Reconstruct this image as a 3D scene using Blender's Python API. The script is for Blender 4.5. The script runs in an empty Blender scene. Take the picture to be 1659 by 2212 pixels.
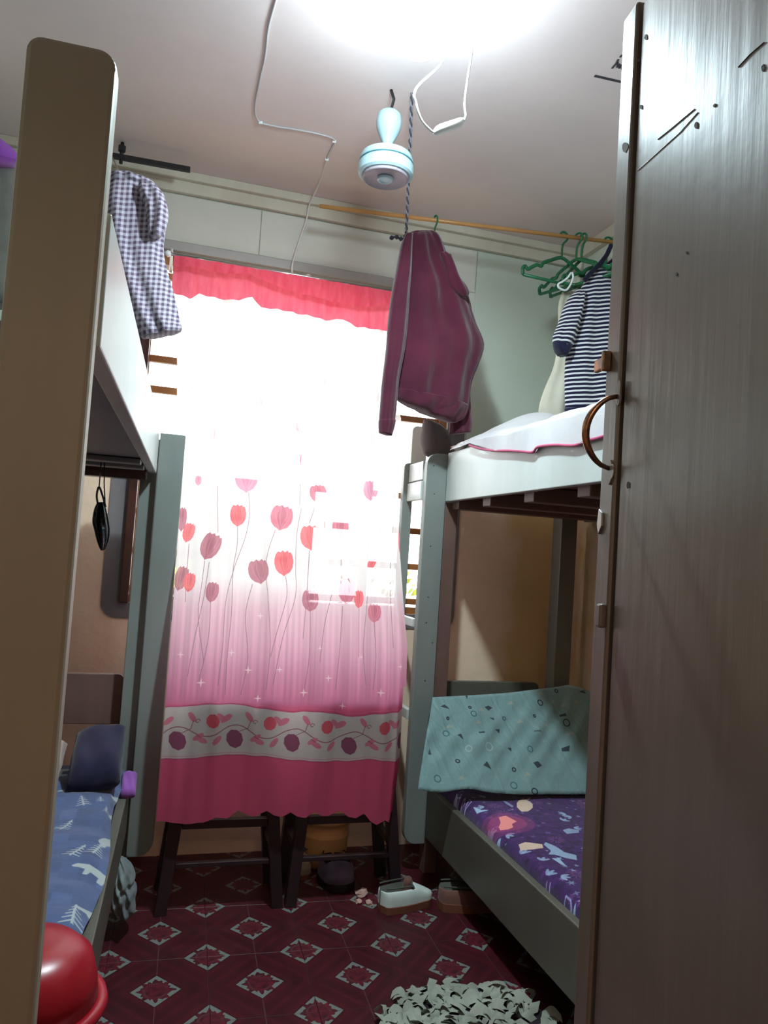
import bpy, bmesh, math, random
import numpy as np
from mathutils import Vector, Matrix
random.seed(7); rng = np.random.default_rng(5)
PI = math.pi
sc = bpy.context.scene
COL = sc.collection

# ------------------------------------------------------------------ camera
W, H, FPX = 1659., 2212., 1640.
def _cd(px, py):
    v = Vector((px - W/2, -(py - H/2), -FPX)); return v.normalized()
_Y = _cd(343, 1163); _X = _cd(6400, 1560); _X = (_X - _Y*_X.dot(_Y)).normalized(); _Z = _X.cross(_Y)
R = Matrix((_X, _Y, _Z))                      # world = R @ camera
CAM = Vector((0, 0, 1.3))
cd_ = bpy.data.cameras.new('camera'); cam = bpy.data.objects.new('camera', cd_); COL.objects.link(cam)
cam.matrix_world = Matrix.Translation(CAM) @ R.to_4x4()
cd_.sensor_fit = 'VERTICAL'; cd_.sensor_height = 24; cd_.lens = FPX/H*24; cd_.clip_start = 0.02
sc.camera = cam

# ------------------------------------------------------------------ world, light, exposure
wd = bpy.data.worlds.new('world'); sc.world = wd; wd.use_nodes = True
bgn = wd.node_tree.nodes['Background']; bgn.inputs[0].default_value = (0.93, 0.97, 1.0, 1); bgn.inputs[1].default_value = 5.0
sc.view_settings.view_transform = 'Standard'; sc.view_settings.look = 'None'
sc.view_settings.gamma = 1.0; sc.view_settings.use_curve_mapping = False
sc.view_settings.exposure = 0.55
BULB_W = 18.0; DOWN_W = 27.0; HALL_FILL_W = 16.0
BULB_POS = (0.548, 1.820, 2.665)

# ------------------------------------------------------------------ pixel -> point on a real plane
def ray(px, py): return R @ Vector(((px - W/2)/FPX, -(py - H/2)/FPX, -1))
def at(px, py, ax, val):
    r = ray(px, py); return CAM + r*((val - CAM[ax])/r[ax])
def atY(px, py, Y): return at(px, py, 1, Y)
def atZ(px, py, z): return at(px, py, 2, z)

# ------------------------------------------------------------------ object helpers
MX = {}
def tag(o, label=None, cat=None, group=None, kind=None):
    if label: o['label'] = label
    if cat: o['category'] = cat
    if group: o['group'] = group
    if kind: o['kind'] = kind
    return o
def thing(name, label, cat, loc=(0, 0, 0), rz=0, group=None):
    o = bpy.data.objects.new(name, None); COL.objects.link(o); o.empty_display_size = .05
    o.location = loc; o.rotation_euler = (0, 0, rz)
    MX[o.name] = Matrix.Translation(loc) @ Matrix.Rotation(rz, 4, 'Z')
    return tag(o, label, cat, group)
def obj(name, bm, mat, parent=None, local=False, smooth=False, kind=None, label=None):
    if parent is not None and not local:
        m = MX.get(parent.name)
        if m is not None: bmesh.ops.transform(bm, matrix=m.inverted(), verts=bm.verts)
    me = bpy.data.meshes.new(name); bm.to_mesh(me); bm.free()
    mats = mat if isinstance(mat, (list, tuple)) else [mat]
    for q in mats: me.materials.append(q)
    if smooth:
        for p in me.polygons: p.use_smooth = True
    o = bpy.data.objects.new(name, me); COL.objects.link(o)
    if parent is not None:
        o.parent = parent
        if parent.name in MX: MX[o.name] = MX[parent.name]
    if kind: o['kind'] = kind
    if label: o['label'] = label
    return o
def B(): return bmesh.new()
def box(bm, x0, x1, y0, y1, z0, z1, bev=0, mat=None, seg=2):
    t = bmesh.new(); bmesh.ops.create_cube(t, size=1)
    for v in t.verts: v.co = Vector(((x0+x1)/2 + v.co.x*(x1-x0), (y0+y1)/2 + v.co.y*(y1-y0), (z0+z1)/2 + v.co.z*(z1-z0)))
    if bev: bmesh.ops.bevel(t, geom=t.edges[:], offset=bev, segments=seg, affect='EDGES', profile=.5)
    if mat is not None: bmesh.ops.transform(t, matrix=mat, verts=t.verts)
    me = bpy.data.meshes.new('t'); t.to_mesh(me); t.free(); bm.from_mesh(me); bpy.data.meshes.remove(me)
    return bm
def prism(bm, pts, d, bev=0):
    """pts: closed 3-D outline, extruded by vector d"""
    t = bmesh.new(); vs = [t.verts.new(p) for p in pts]; f = t.faces.new(vs)
    r = bmesh.ops.extrude_face_region(t, geom=[f]); 
    bmesh.ops.translate(t, vec=Vector(d), verts=[v for v in r['geom'] if isinstance(v, bmesh.types.BMVert)])
    bmesh.ops.recalc_face_normals(t, faces=t.faces[:])
    if bev: bmesh.ops.bevel(t, geom=t.edges[:], offset=bev, segments=2, affect='EDGES', profile=.5)
    me = bpy.data.meshes.new('t'); t.to_mesh(me); t.free(); bm.from_mesh(me); bpy.data.meshes.remove(me)
    return bm
def tube(bm, pts, r, n=8, cap=True, ry=None):
    pts = [Vector(p) for p in pts]; rings = []; up0 = None
    for i, p in enumerate(pts):
        a = pts[max(i-1, 0)]; b = pts[min(i+1, len(pts)-1)]; d = (b-a).normalized()
        if up0 is None: up0 = Vector((0, 0, 1)) if abs(d.z) < .9 else Vector((1, 0, 0))
        s = d.cross(up0).normalized(); u = s.cross(d).normalized(); up0 = u
        rr = r[i] if hasattr(r, '__len__') else r
        r2 = rr if ry is None else ry
        rings.append([bm.verts.new(p + s*math.cos(2*PI*k/n)*rr + u*math.sin(2*PI*k/n)*r2) for k in range(n)])
    for A, C in zip(rings, rings[1:]):
        for k in range(n): bm.faces.new((A[k], A[(k+1) % n], C[(k+1) % n], C[k]))
    if cap: bm.faces.new(rings[0][::-1]); bm.faces.new(rings[-1])
    return bm
def spline(pts, n=8):
    pts = [Vector(p) for p in pts]; out = []
    for i in range(len(pts)-1):
        p0 = pts[max(i-1, 0)]; p1 = pts[i]; p2 = pts[i+1]; p3 = pts[min(i+2, len(pts)-1)]
        for k in range(n):
            t = k/n
            out.append(.5*((2*p1) + (p2-p0)*t + (2*p0-5*p1+4*p2-p3)*t*t + (3*p1-p0-3*p2+p3)*t**3))
    out.append(pts[-1]); return out
def lathe(bm, prof, c, n=32):
    c = Vector(c); rings = []
    for r, z in prof:
        rings.append([bm.verts.new(c + Vector((math.cos(2*PI*k/n)*r, math.sin(2*PI*k/n)*r, z))) for k in range(n)])
    for A, C in zip(rings, rings[1:]):
        for k in range(n): bm.faces.new((A[k], A[(k+1) % n], C[(k+1) % n], C[k]))
    if prof[0][0] > 1e-4: bm.faces.new(rings[0][::-1])
    if prof[-1][0] > 1e-4: bm.faces.new(rings[-1])
    bmesh.ops.remove_doubles(bm, verts=bm.verts, dist=1e-5)
    return bm
def loft(bm, secs, n=48, close=(True, True), fold=None, power=1.0, uvn=None):
    """secs: (centre, half-vector a, half-vector b). fold(t, ang)->radial factor add"""
    rings = []; m = len(secs); uvl = bm.loops.layers.uv.verify(); uvs = {}
    acc = 0; prev = None
    for i, (c, a, b) in enumerate(secs):
        c = Vector(c); a = Vector(a); b = Vector(b); ring = []
        if prev is not None: acc += (c-prev).length
        prev = c
        for k in range(n):
            w = 2*PI*k/n; co, si = math.cos(w), math.sin(w)
            if power != 1: co = math.copysign(abs(co)**power, co); si = math.copysign(abs(si)**power, si)
            f = 1 + (fold(i/(m-1), w) if fold else 0)
            v = bm.verts.new(c + a*co + b*si*f); ring.append(v)
            uvs[v] = (a.length*co + c.x, acc)
        rings.append(ring)
    for A, C in zip(rings, rings[1:]):
        for k in range(n): bm.faces.new((A[k], A[(k+1) % n], C[(k+1) % n], C[k]))
    if close[0]: bm.faces.new(rings[0][::-1])
    if close[1]: bm.faces.new(rings[-1])
    bmesh.ops.recalc_face_normals(bm, faces=bm.faces[:])
    for f in bm.faces:
        for l in f.loops: l[uvl].uv = uvs[l.vert]
    return bm
def rows(rw, Y, depth, sub=4, dY=None):
    """rw: (py, x_left, x_right[, py_right]) rows at plane Y -> smoothed sections"""
    L = []; Rr = []; D = []
    for i, q in enumerate(rw):
        py, xl, xr = q[:3]; pr = q[3] if len(q) > 3 else py
        yy = Y + (dY[i] if dY else 0)
        L.append(atY(xl, py, yy)); Rr.append(atY(xr, pr, yy)); D.append(Vector((depth if not hasattr(depth, '__len__') else depth[i], 0, 0)))
    L = spline(L, sub); Rr = spline(Rr, sub); D = spline(D, sub)
    return [((l+r)/2, (r-l)/2, (0, d.x, 0)) for l, r, d in zip(L, Rr, D)]
def dup(root, loc=None, rz=None, label=None, group=None):
    r = root.copy(); COL.objects.link(r)
    if loc is not None: r.location = loc
    if rz is not None: r.rotation_euler = (0, 0, rz)
    if label: r['label'] = label
    if group: r['group'] = group
    for ch in list(root.children):
        c = ch.copy(); COL.objects.link(c); c.parent = r
        for g in ch.children:
            d = g.copy(); COL.objects.link(d); d.parent = c
    return r

# ------------------------------------------------------------------ node helpers
class E:
    def __init__(s, nt, sock): s.nt = nt; s.s = sock
    def _m(s, op, *o):
        n = s.nt.nodes.new('ShaderNodeMath'); n.operation = op
        for i, q in enumerate((s,)+o):
            if isinstance(q, E): s.nt.links.new(q.s, n.inputs[i])
            else: n.inputs[i].default_value = q
        return E(s.nt, n.outputs[0])
    def __add__(s, o): return s._m('ADD', o)
    def __sub__(s, o): return s._m('SUBTRACT', o)
    def __mul__(s, o): return s._m('MULTIPLY', o)
    def __truediv__(s, o): return s._m('DIVIDE', o)
    def __rsub__(s, o): return (s*-1)+o
    __radd__ = __add__; __rmul__ = __mul__
    def abs(s): return s._m('ABSOLUTE')
    def sin(s): return s._m('SINE')
    def cos(s): return s._m('COSINE')
    def fl(s): return s._m('FLOOR')
    def frac(s): return s._m('FRACT')
    def lt(s, o): return s._m('LESS_THAN', o)
    def gt(s, o): return s._m('GREATER_THAN', o)
    def max(s, o): return s._m('MAXIMUM', o)
    def min(s, o): return s._m('MINIMUM', o)
    def pow(s, o): return s._m('POWER', o)
    def atan2(s, o): return s._m('ARCTAN2', o)
    def clamp(s):
        r = s._m('ADD', 0.0); r.s.node.use_clamp = True; return r
def lin(c):
    return tuple(((v/255)/12.92 if v/255 <= .04045 else ((v/255+.055)/1.055)**2.4) for v in c)
class Mat:
    def __init__(s, name, col=(128, 128, 128), rough=.6, spec=.4, metal=0, sheen=0):
        s.m = bpy.data.materials.new(name); s.m.use_nodes = True; s.nt = s.m.node_tree
        s.b = s.nt.nodes['Principled BSDF']; s.out = s.nt.nodes['Material Output']
        s.b.inputs['Roughness'].default_value = rough; s.b.inputs['Specular IOR Level'].default_value = spec
        s.b.inputs['Metallic'].default_value = metal; s.b.inputs['Sheen Weight'].default_value = sheen
        s.b.inputs['Base Color'].default_value = (*lin(col), 1)
        s.col = None
    def coord(s, kind='Object'):
        t = s.nt.nodes.new('ShaderNodeTexCoord'); x = s.nt.nodes.new('ShaderNodeSeparateXYZ')
        s.nt.links.new(t.outputs[kind], x.inputs[0]); s.tc = t
        return [E(s.nt, x.outputs[i]) for i in range(3)]
    def noise(s, scale=5, detail=4, stretch=(1, 1, 1), kind='Object', rough=.55):
        t = s.nt.nodes.new('ShaderNodeTexCoord'); mp = s.nt.nodes.new('ShaderNodeMapping'); mp.inputs['Scale'].default_value = stretch
        n = s.nt.nodes.new('ShaderNodeTexNoise'); n.inputs['Scale'].default_value = scale; n.inputs['Detail'].default_value = detail; n.inputs['Roughness'].default_value = rough
        s.nt.links.new(t.outputs[kind], mp.inputs[0]); s.nt.links.new(mp.outputs[0], n.inputs['Vector'])
        return E(s.nt, n.outputs[0])
    def vec(s, x, y, z=0.0):
        c = s.nt.nodes.new('ShaderNodeCombineXYZ')
        for i, q in enumerate((x, y, z)):
            if isinstance(q, E): s.nt.links.new(q.s, c.inputs[i])
            else: c.inputs[i].default_value = q
        return c.outputs[0]
    def rgb(s, c):
        n = s.nt.nodes.new('ShaderNodeRGB'); n.outputs[0].default_value = (*lin(c), 1); return n.outputs[0]
    def mix(s, f, a, b):
        n = s.nt.nodes.new('ShaderNodeMix'); n.data_type = 'RGBA'
        if isinstance(f, E): s.nt.links.new(f.s, n.inputs[0])
        else: n.inputs[0].default_value = f
        for i, q in ((6, a), (7, b)):
            if isinstance(q, tuple): n.inputs[i].default_value = (*lin(q), 1)
            else: s.nt.links.new(q, n.inputs[i])
        return n.outputs[2]
    def ramp(s, f, lo, hi):
        n = s.nt.nodes.new('ShaderNodeMapRange'); n.inputs[1].default_value = lo; n.inputs[2].default_value = hi
        s.nt.links.new(f.s, n.inputs[0]); return E(s.nt, n.outputs[0])
    def base(s, c): s.nt.links.new(c, s.b.inputs['Base Color']); s.col = c; return s
    def bump(s, h, strength=.3, dist=.002):
        n = s.nt.nodes.new('ShaderNodeBump'); n.inputs['Strength'].default_value = strength; n.inputs['Distance'].default_value = dist
        s.nt.links.new(h.s, n.inputs['Height']); s.nt.links.new(n.outputs[0], s.b.inputs['Normal']); return s
    def translucent(s, c, amt, clear=0.0):
        tr = s.nt.nodes.new('ShaderNodeBsdfTranslucent'); mx = s.nt.nodes.new('ShaderNodeMixShader'); mx.inputs[0].default_value = amt
        if c is not None: s.nt.links.new(c, tr.inputs[0])
        s.nt.links.new(s.b.outputs[0], mx.inputs[1]); s.nt.links.new(tr.outputs[0], mx.inputs[2]); o = mx.outputs[0]
        if clear:
            tp = s.nt.nodes.new('ShaderNodeBsdfTransparent'); m2 = s.nt.nodes.new('ShaderNodeMixShader')
            if isinstance(clear, E): s.nt.links.new(clear.s, m2.inputs[0])
            else: m2.inputs[0].default_value = clear
            s.nt.links.new(o, m2.inputs[1]); s.nt.links.new(tp.outputs[0], m2.inputs[2]); o = m2.outputs[0]
        s.nt.links.new(o, s.out.inputs[0]); return s
def painted(name, c, c2=None, rough=.38, grain=(22, 22, 2), bump=.15, spec=.5, blotch=.75):
    m = Mat(name, c, rough, spec); c2 = c2 or tuple(int(v*.82) for v in c)
    n1 = m.noise(2.2, 5); n2 = m.noise(1, 6, grain)
    m.base(m.mix(m.ramp(n1*blotch + n2*(1-blotch), .35, .68), c, c2)); m.bump(n2 + m.noise(14, 3)*.6, bump, .002); return m
def cloth(name, c, c2=None, rough=.9, transl=0):
    m = Mat(name, c, rough, .15, sheen=.15); c2 = c2 or tuple(int(v*.8) for v in c)
    n1 = m.noise(6, 4); w = m.noise(260, 2); col = m.mix(m.ramp(n1, .35, .65), c, c2); m.base(col); m.bump(w + n1*3, .3, .0015)
    if transl: m.translucent(col, transl)
    return m

# ------------------------------------------------------------------ drawn prints (flat textile prints, computed here)
class Canvas:
    def __init__(s, x0, x1, y0, y1, ppm, bg):
        s.x0, s.y0, s.x1, s.y1, s.p = x0, y0, x1, y1, ppm
        s.w = int((x1-x0)*ppm); s.h = int((y1-y0)*ppm); s.a = np.empty((s.h, s.w, 3), np.float32); s.a[:] = np.array(bg)/255
    def px(s, pts): return [((x-s.x0)*s.p, (y-s.y0)*s.p) for x, y in pts]
    def _bb(s, P, m=1):
        xs = [p[0] for p in P]; ys = [p[1] for p in P]
        a, b = max(0, int(min(xs)-m)), min(s.w, int(max(xs)+m)+1); c, d = max(0, int(min(ys)-m)), min(s.h, int(max(ys)+m)+1)
        return a, b, c, d
    def poly(s, pts, col, al=1.0, ss=2):
        P = s.px(pts); a, b, c, d = s._bb(P)
        if a >= b or c >= d: return
        acc = np.zeros((d-c, b-a), np.float32)
        for oy in range(ss):
            for ox in range(ss):
                X, Y = np.meshgrid(np.arange(a, b)+(ox+.5)/ss, np.arange(c, d)+(oy+.5)/ss); ins = np.zeros(X.shape, bool)
                for i in range(len(P)):
                    (xa, ya), (xb, yb) = P[i-1], P[i]
                    if ya == yb: continue
                    t = ((ya > Y) != (yb > Y)) & (X < (xb-xa)*(Y-ya)/(yb-ya)+xa); ins ^= t
                acc += ins
        acc = (acc/ss/ss*al)[..., None]; s.a[c:d, a:b] = s.a[c:d, a:b]*(1-acc) + np.array(col, np.float32)/255*acc
    def line(s, pts, wd, col, al=1.0):
        P = s.px(pts); r = wd*s.p/2
        for (xa, ya), (xb, yb) in zip(P, P[1:]):
            a, b, c, d = s._bb([(xa, ya), (xb, yb)], r+2)
            if a >= b or c >= d: continue
            X, Y = np.meshgrid(np.arange(a, b)+.5, np.arange(c, d)+.5); L = (xb-xa)**2+(yb-ya)**2+1e-9
            t = np.clip(((X-xa)*(xb-xa)+(Y-ya)*(yb-ya))/L, 0, 1); D = np.hypot(X-xa-t*(xb-xa), Y-ya-t*(yb-ya))
            m = (np.clip(r+.5-D, 0, 1)*al)[..., None]; s.a[c:d, a:b] = s.a[c:d, a:b]*(1-m)+np.array(col, np.float32)/255*m
    def ell(s, cx, cy, rx, ry, col, al=1.0, ang=0, n=20):
        s.poly([(cx+math.cos(t)*rx*math.cos(ang)-math.sin(t)*ry*math.sin(ang), cy+math.cos(t)*rx*math.sin(ang)+math.sin(t)*ry*math.cos(ang)) for t in [2*PI*k/n for k in range(n)]], col, al)
    def image(s, name):
        im = bpy.data.images.new(name, s.w, s.h); o = np.ones((s.h, s.w, 4), np.float32); o[..., :3] = np.clip(s.a, 0, 1)
        im.pixels.foreach_set(o.ravel()); im.update(); im.pack(); return im
def tex(m, im):
    n = m.nt.nodes.new('ShaderNodeTexImage'); n.image = im; n.extension = 'EXTEND'
    t = m.nt.nodes.new('ShaderNodeTexCoord'); m.nt.links.new(t.outputs['UV'], n.inputs[0]); return n.outputs[0]
def star(cx, cy, r, k=5, inner=.4, ph=0):
    return [(cx+math.cos(ph+PI*i/k)*(r if i % 2 == 0 else r*inner), cy+math.sin(ph+PI*i/k)*(r if i % 2 == 0 else r*inner)) for i in range(2*k)]

# ------------------------------------------------------------------ materials
GRN = painted('pale_green_paint', (186, 190, 186), (168, 174, 170), .36)
PST = painted('shaded_post_tone', (128, 133, 128), (112, 117, 112), .4)  # bunk paint darkened in colour, as the posts face away from the light
GRND = painted('dull_green_paint', (98, 95, 84), (84, 81, 72), .4)  # darker, duller green for low rails, rear legs and boards
BRN = painted('brown_bare_wood', (112, 84, 74), (88, 64, 58), .55)
DKW = painted('dark_stained_wood', (46, 28, 32), (32, 20, 24), .4)
WHT = painted('off_white_paint', (226, 222, 212), (206, 204, 194), .4)
DOORP = painted('glossy_taupe_door_paint', (128, 112, 100), (108, 94, 84), .3, (40, 40, 2), .35, .6)
GREYB = painted('grey_border_paint', (118, 112, 112), (98, 92, 94), .6)
TRIM = painted('cream_cornice_paint', (214, 206, 190), (190, 178, 160), .5)
CEIL = painted('ceiling_paint', (230, 212, 210), (216, 200, 200), .55, (2, 2, 2), .08)
WINW = painted('varnished_window_wood', (170, 112, 62), (120, 72, 42), .3)
BLACK = painted('black_paint', (36, 32, 36), (24, 22, 26), .45)
BRASS = Mat('aged_copper_metal', (176, 120, 84), .28, .5, 1.0); BRASS.base(BRASS.mix(BRASS.ramp(BRASS.noise(60), .4, .6), (190, 132, 96), (130, 110, 96)))
STEEL = Mat('worn_steel', (190, 186, 184), .3, .5, 1.0); STEEL.bump(STEEL.noise(80), .2)
PLASW = Mat('white_plastic', (235, 238, 238), .35); PLASW.bump(PLASW.noise(30), .05)
FANP = Mat('pale_blue_enamel', (170, 196, 204), .3); FANP.bump(FANP.noise(20), .04)
FAND = Mat('grey_fan_cover', (150, 140, 148), .45); FAND.bump(FAND.noise(50), .1)
HGR = Mat('green_plastic', (34, 104, 66), .35); HGR.base(HGR.mix(HGR.ramp(HGR.noise(9), .3, .7), (34, 110, 68), (26, 84, 54)))
ROPE = cloth('dark_twisted_rope', (84, 82, 92), (52, 50, 60))
mats = lambda m: m.m if isinstance(m, Mat) else m
def O(name, bm, mat, parent=None, **k): return obj(name, bm, [mats(q) for q in mat] if isinstance(mat, (list, tuple)) else mats(mat), parent, **k)
def S(name, bm, mat, parent=None, **k):
    o = O(name, bm, mat, parent, **k)
    if parent is None: o['kind'] = 'structure'
    return o

# ================================================================== SETTING
XL, XR, YB, YF, ZC = -0.95, 1.88, 3.30, -0.75, 2.85
# plaster: tan below, pale above, yellow damp stains
wm = Mat('two_tone_plaster', (200, 160, 120), .75, .2)
x, y, z = wm.coord()
n1 = wm.noise(2.4, 5); n2 = wm.noise(7, 5)
tan = wm.mix(wm.ramp(n1, .35, .7), (238, 210, 184), (224, 194, 166))
stain = wm.ramp((1 - ((x - 1.74).abs()*5.5)) + n2*1.1 - .55, .0, .5).clamp()
tan = wm.mix(stain*.75, tan, (216, 176, 110))
up = wm.mix(wm.ramp(n2, .4, .7), (206, 210, 198), (194, 198, 184))
stain2 = (wm.ramp(n1, .5, .72)*((z-1.95).abs().lt(.12))*.35)
up = wm.mix(stain2, up, (196, 176, 120))
wm.base(wm.mix(z.gt(1.60), tan, up)); wm.bump(wm.noise(38, 5)+wm.noise(7, 3)*2, .5, .004)
def plane_wall(name, x0, x1, y0, y1, z0, z1, m=wm): return S(name, box(B(), x0, x1, y0, y1, z0, z1), m)
WX0, WX1, WZ0, WZ1 = -0.135, 1.25, 1.03, 2.50
bm = B()
box(bm, XL-.1, WX0, YB, YB+.12, 0, ZC); box(bm, WX1, XR+.1, YB, YB+.12, 0, ZC)
box(bm, WX0, WX1, YB, YB+.12, 0, WZ0); box(bm, WX0, WX1, YB, YB+.12, WZ1, ZC)
wall_back = S('wall_back', bm, wm)
plane_wall('wall_left', XL-.1, XL, YF, YB, 0, ZC); plane_wall('wall_right', XR, XR+.1, YF, YB, 0, ZC)
bm = B(); box(bm, XL-.1, -.30, YF-.1, YF, 0, ZC); box(bm, .60, XR+.1, YF-.1, YF, 0, ZC); box(bm, -.30, .60, YF-.1, YF, 2.15, ZC)
S('wall_front', bm, wm)
# corridor the door opens from, behind the photographer
bm = B(); box(bm, -.9, -.8, -2.6, YF-.1, 0, 2.5); box(bm, 1.1, 1.2, -2.6, YF-.1, 0, 2.5); box(bm, -.9, 1.2, -2.7, -2.6, 0, 2.5)
S('wall_corridor', bm, wm); S('ceiling_corridor', box(B(), -.9, 1.2, -2.7, YF-.1, 2.5, 2.6), CEIL); S('floor_corridor', box(B(), -.9, 1.2, -2.7, YF-.1, -.1, 0), BRN)
S('ceiling', box(B(), XL-.1, XR+.1, YF-.1, YB+.12, ZC, ZC+.1), CEIL)
# plywood sheets on the upper wall
PLY = painted('pale_wall_board', (214, 210, 200), (200, 198, 186), .55, (2, 2, 2), .1)
PLYG = painted('pale_green_wall_board', (200, 208, 194), (188, 196, 180), .55, (2, 2, 2), .1)
for x0, x1, z0, z1, m in [(XL+.003, .318, 2.56, 2.76, PLY), (.322, 1.343, 2.56, 2.76, PLY), (1.347, XR-.003, 1.61, 2.76, PLYG), (XL+.003, -.22, 1.61, 2.555, PLYG)]:
    S('wall_panel', box(B(), x0, x1, YB-.008, YB, z0, z1, .0015), m, wall_back)
# ledge over the window
S('trim_1', box(B(), -.30, 1.21, YB-.03, YB, 2.512, 2.553, .004), painted('ledge_grey_paint', (168, 162, 158), (150, 146, 142), .6))
# cornice
bm = B(); box(bm, XL, XR, YB-.028, YB, 2.765, 2.815, .003); box(bm, XL, XR, YB-.05, YB, 2.815, ZC, .003); S('trim_2', bm, TRIM)
bm = B(); box(bm, XL, XL+.03, YF, YB-.05, 2.79, ZC, .003); S('trim_3', bm, TRIM)
bm = B(); box(bm, XR-.03, XR, YF, YB-.05, 2.79, ZC, .003); S('trim_4', bm, TRIM)
# painted window surround with rounded lower corners
def rrect(x0, x1, z0, z1, r, n=6, only_bottom=False):
    pts = []
    for cx, cz, a0, rr in [(x1-r, z0+r, -PI/2, r), (x1-r, z1-r, 0, r), (x0+r, z1-r, PI/2, r), (x0+r, z0+r, PI, r)]:
        for k in range(n+1):
            a = a0 + PI/2*k/n; pts.append((cx+math.cos(a)*rr, cz+math.sin(a)*rr))
    return pts
def ringplate(x0, x1, z0, z1, r, ix0, ix1, iz0, iz1, yA, yB):
    b = B(); out = rrect(x0, x1, z0, z1, r); inn = rrect(ix0, ix1, iz0, iz1, .004)
    V = [[b.verts.new((p[0], yy, p[1])) for p in L] for L, yy in ((out, yA), (inn, yA), (out, yB), (inn, yB))]
    n = len(out)
    for k in range(n):
        j = (k+1) % n
        for A, C in ((0, 1), (1, 3), (3, 2), (2, 0)): b.faces.new((V[A][k], V[A][j], V[C][j], V[C][k]))
    bmesh.ops.recalc_face_normals(b, faces=b.faces[:]); return b
S('trim_5', ringplate(-.205, 1.335, .965, 2.50, .06, WX0, WX1, WZ0, WZ1-.003, YB-.006, YB), GREYB)
win = S('window_1', ringplate(WX0, WX1, WZ0, WZ1, .004, WX0+.04, WX1-.035, WZ0+.03, WZ1-.04, YB+.015, YB+.085), WINW)
DKV = painted('dark_varnished_wood', (74, 40, 34), (50, 28, 26), .25)
for xx in (.21, .56, .90):
    S('window_mullion', box(B(), xx-.018, xx+.018, YB+.03, YB+.075, WZ0+.03, WZ1-.04, .003), WINW, win)
for zz in (1.085, 1.245, 1.41, 1.57, 1.93, 2.06, 2.42):
    S('window_bar', box(B(), WX0+.04, WX1-.035, YB+.035, YB+.065, zz-.014, zz+.014, .003), WINW, win)
S('window_stile', box(B(), WX0+.0, WX0+.036, YB-.035, YB+.014, WZ0+.0, WZ1-.05, .004), DKV, win)

# floor: one slab and the patterned tiles on it
FA, FB = .299, .332
tm = Mat('maroon_diamond_tile', (70, 20, 30), .42, .35)
x, y, z = tm.coord()
def folded(v, per):  # distance to the nearest lattice line
    f = (v/per + .5).frac() - .5; return f*per
u0 = folded(x, FA); v0 = folded(y, FB); u1 = folded(x + FA/2, FA); v1 = folded(y + FB/2, FB)
def dia(u, v, a, b): return (u.abs()/a + v.abs()/b)
dA = dia(u0, v0, FA/2, FB/2)
sel = dA.lt(1.0)                       # nearest diamond is A (cell corners) or B (cell centre)
u = u0*sel + u1*(1-sel); v = v0*sel + v1*(1-sel); d = dia(u, v, FA/2, FB/2)
ang = (v/1.08).atan2(u); rad = (u*u + (v/1.08)*(v/1.08)).pow(.5)
ns = tm.noise(45, 4); nb = tm.noise(9, 4)
rf = .046 + .005*(ang*8).cos() + .004*(ang*16+.8).sin() + (ns-.5)*.026
ind = d.lt(.475); flower = rad.lt(rf); ringn = ((rad-.033).abs().lt(.0035))*ns.gt(.5)
red = tm.mix(tm.ramp(nb, .35, .7), (78, 22, 31), (60, 17, 25))
dark = tm.mix(tm.ramp(nb, .35, .7), (50, 15, 23), (38, 12, 19))
band = ((d-.80).abs().lt(.13))
c = tm.mix(band*.45, red, dark)
c = tm.mix((d.gt(.475))*(d.lt(.52))*.6, c, dark)
lnx = (u.abs().lt(.0016))*d.gt(.5); lny = (v.abs().lt(.0014))*d.gt(.5)
c = tm.mix(lnx.max(lny*.2)*.75, c, (88, 56, 62))
fl = tm.mix(tm.ramp(ns, .4, .62), (96, 30, 40), (62, 22, 31)); fl = tm.mix(ringn*.35, fl, (112, 70, 76))
inn = tm.mix(flower*1.0, (112, 118, 112), fl)
c = tm.mix(ind*1.0, c, inn)
tm.base(c); tm.bump(ns*.5+nb, .12, .001)
FROT = -.035; F0 = Vector((.547, 2.480, 0))
slab = S('floor', box(B(), XL-.1, XR+.1, YF-.1, YB+.12, -.1, -.004), painted('grout', (52, 28, 34), (40, 22, 28), .8))
tile_me = None
for i in range(-7, 7):
    for j in range(-7, 5):
        c0 = Matrix.Rotation(FROT, 3, 'Z') @ Vector((i*FA + FA/2, j*FB + FB/2, 0)) + F0
        if not (XL-.05 < c0.x < XR+.05 and .3 < c0.y < YB+.05): continue
        if c0.x-.17 < XL-.09 or c0.x+.17 > XR+.09 or c0.y+.2 > YB+.115: pass
        if tile_me is None:
            t = O('tile', box(B(), .0006, FA-.0006, .0006, FB-.0006, -.004, 0, .0006, seg=1), tm, slab); tile_me = t.data
            t.data.name = 'tile'
        else:
            t = bpy.data.objects.new('tile', tile_me); COL.objects.link(t); t.parent = slab
        p = Matrix.Rotation(FROT, 3, 'Z') @ Vector((i*FA, j*FB, 0)) + F0
        t.location = (p.x, p.y, random.uniform(-.0003, .0003)); t.rotation_euler = (0, 0, FROT)
# pencil marks on the ceiling
PEN = Mat('grey_pencil', (70, 66, 72), .8, .1)
def ceilmark(pts, r=.0022):
    return tube(B(), [atZ(px, py, ZC-.0008) for px, py in pts], r, 5, ry=.0006)
pm = thing('ceiling_scribble', 'grey pencil writing and a short dark stroke drawn on the ceiling near the door', 'writing', tuple(atZ(1320, 150, ZC)))
O('stroke', ceilmark([(1284, 164), (1310, 170), (1345, 178)], .006), PEN, pm)
for L in ([(1322, 148), (1332, 136), (1336, 128)], [(1330, 138), (1334, 134), (1333, 146), (1338, 138), (1337, 148)], [(1341, 140), (1340, 148), (1345, 140), (1344, 149), (1349, 150)], [(1339, 124), (1345, 118)]):
    O('letter_stroke', ceilmark(L, .0035), PEN, pm)

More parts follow.
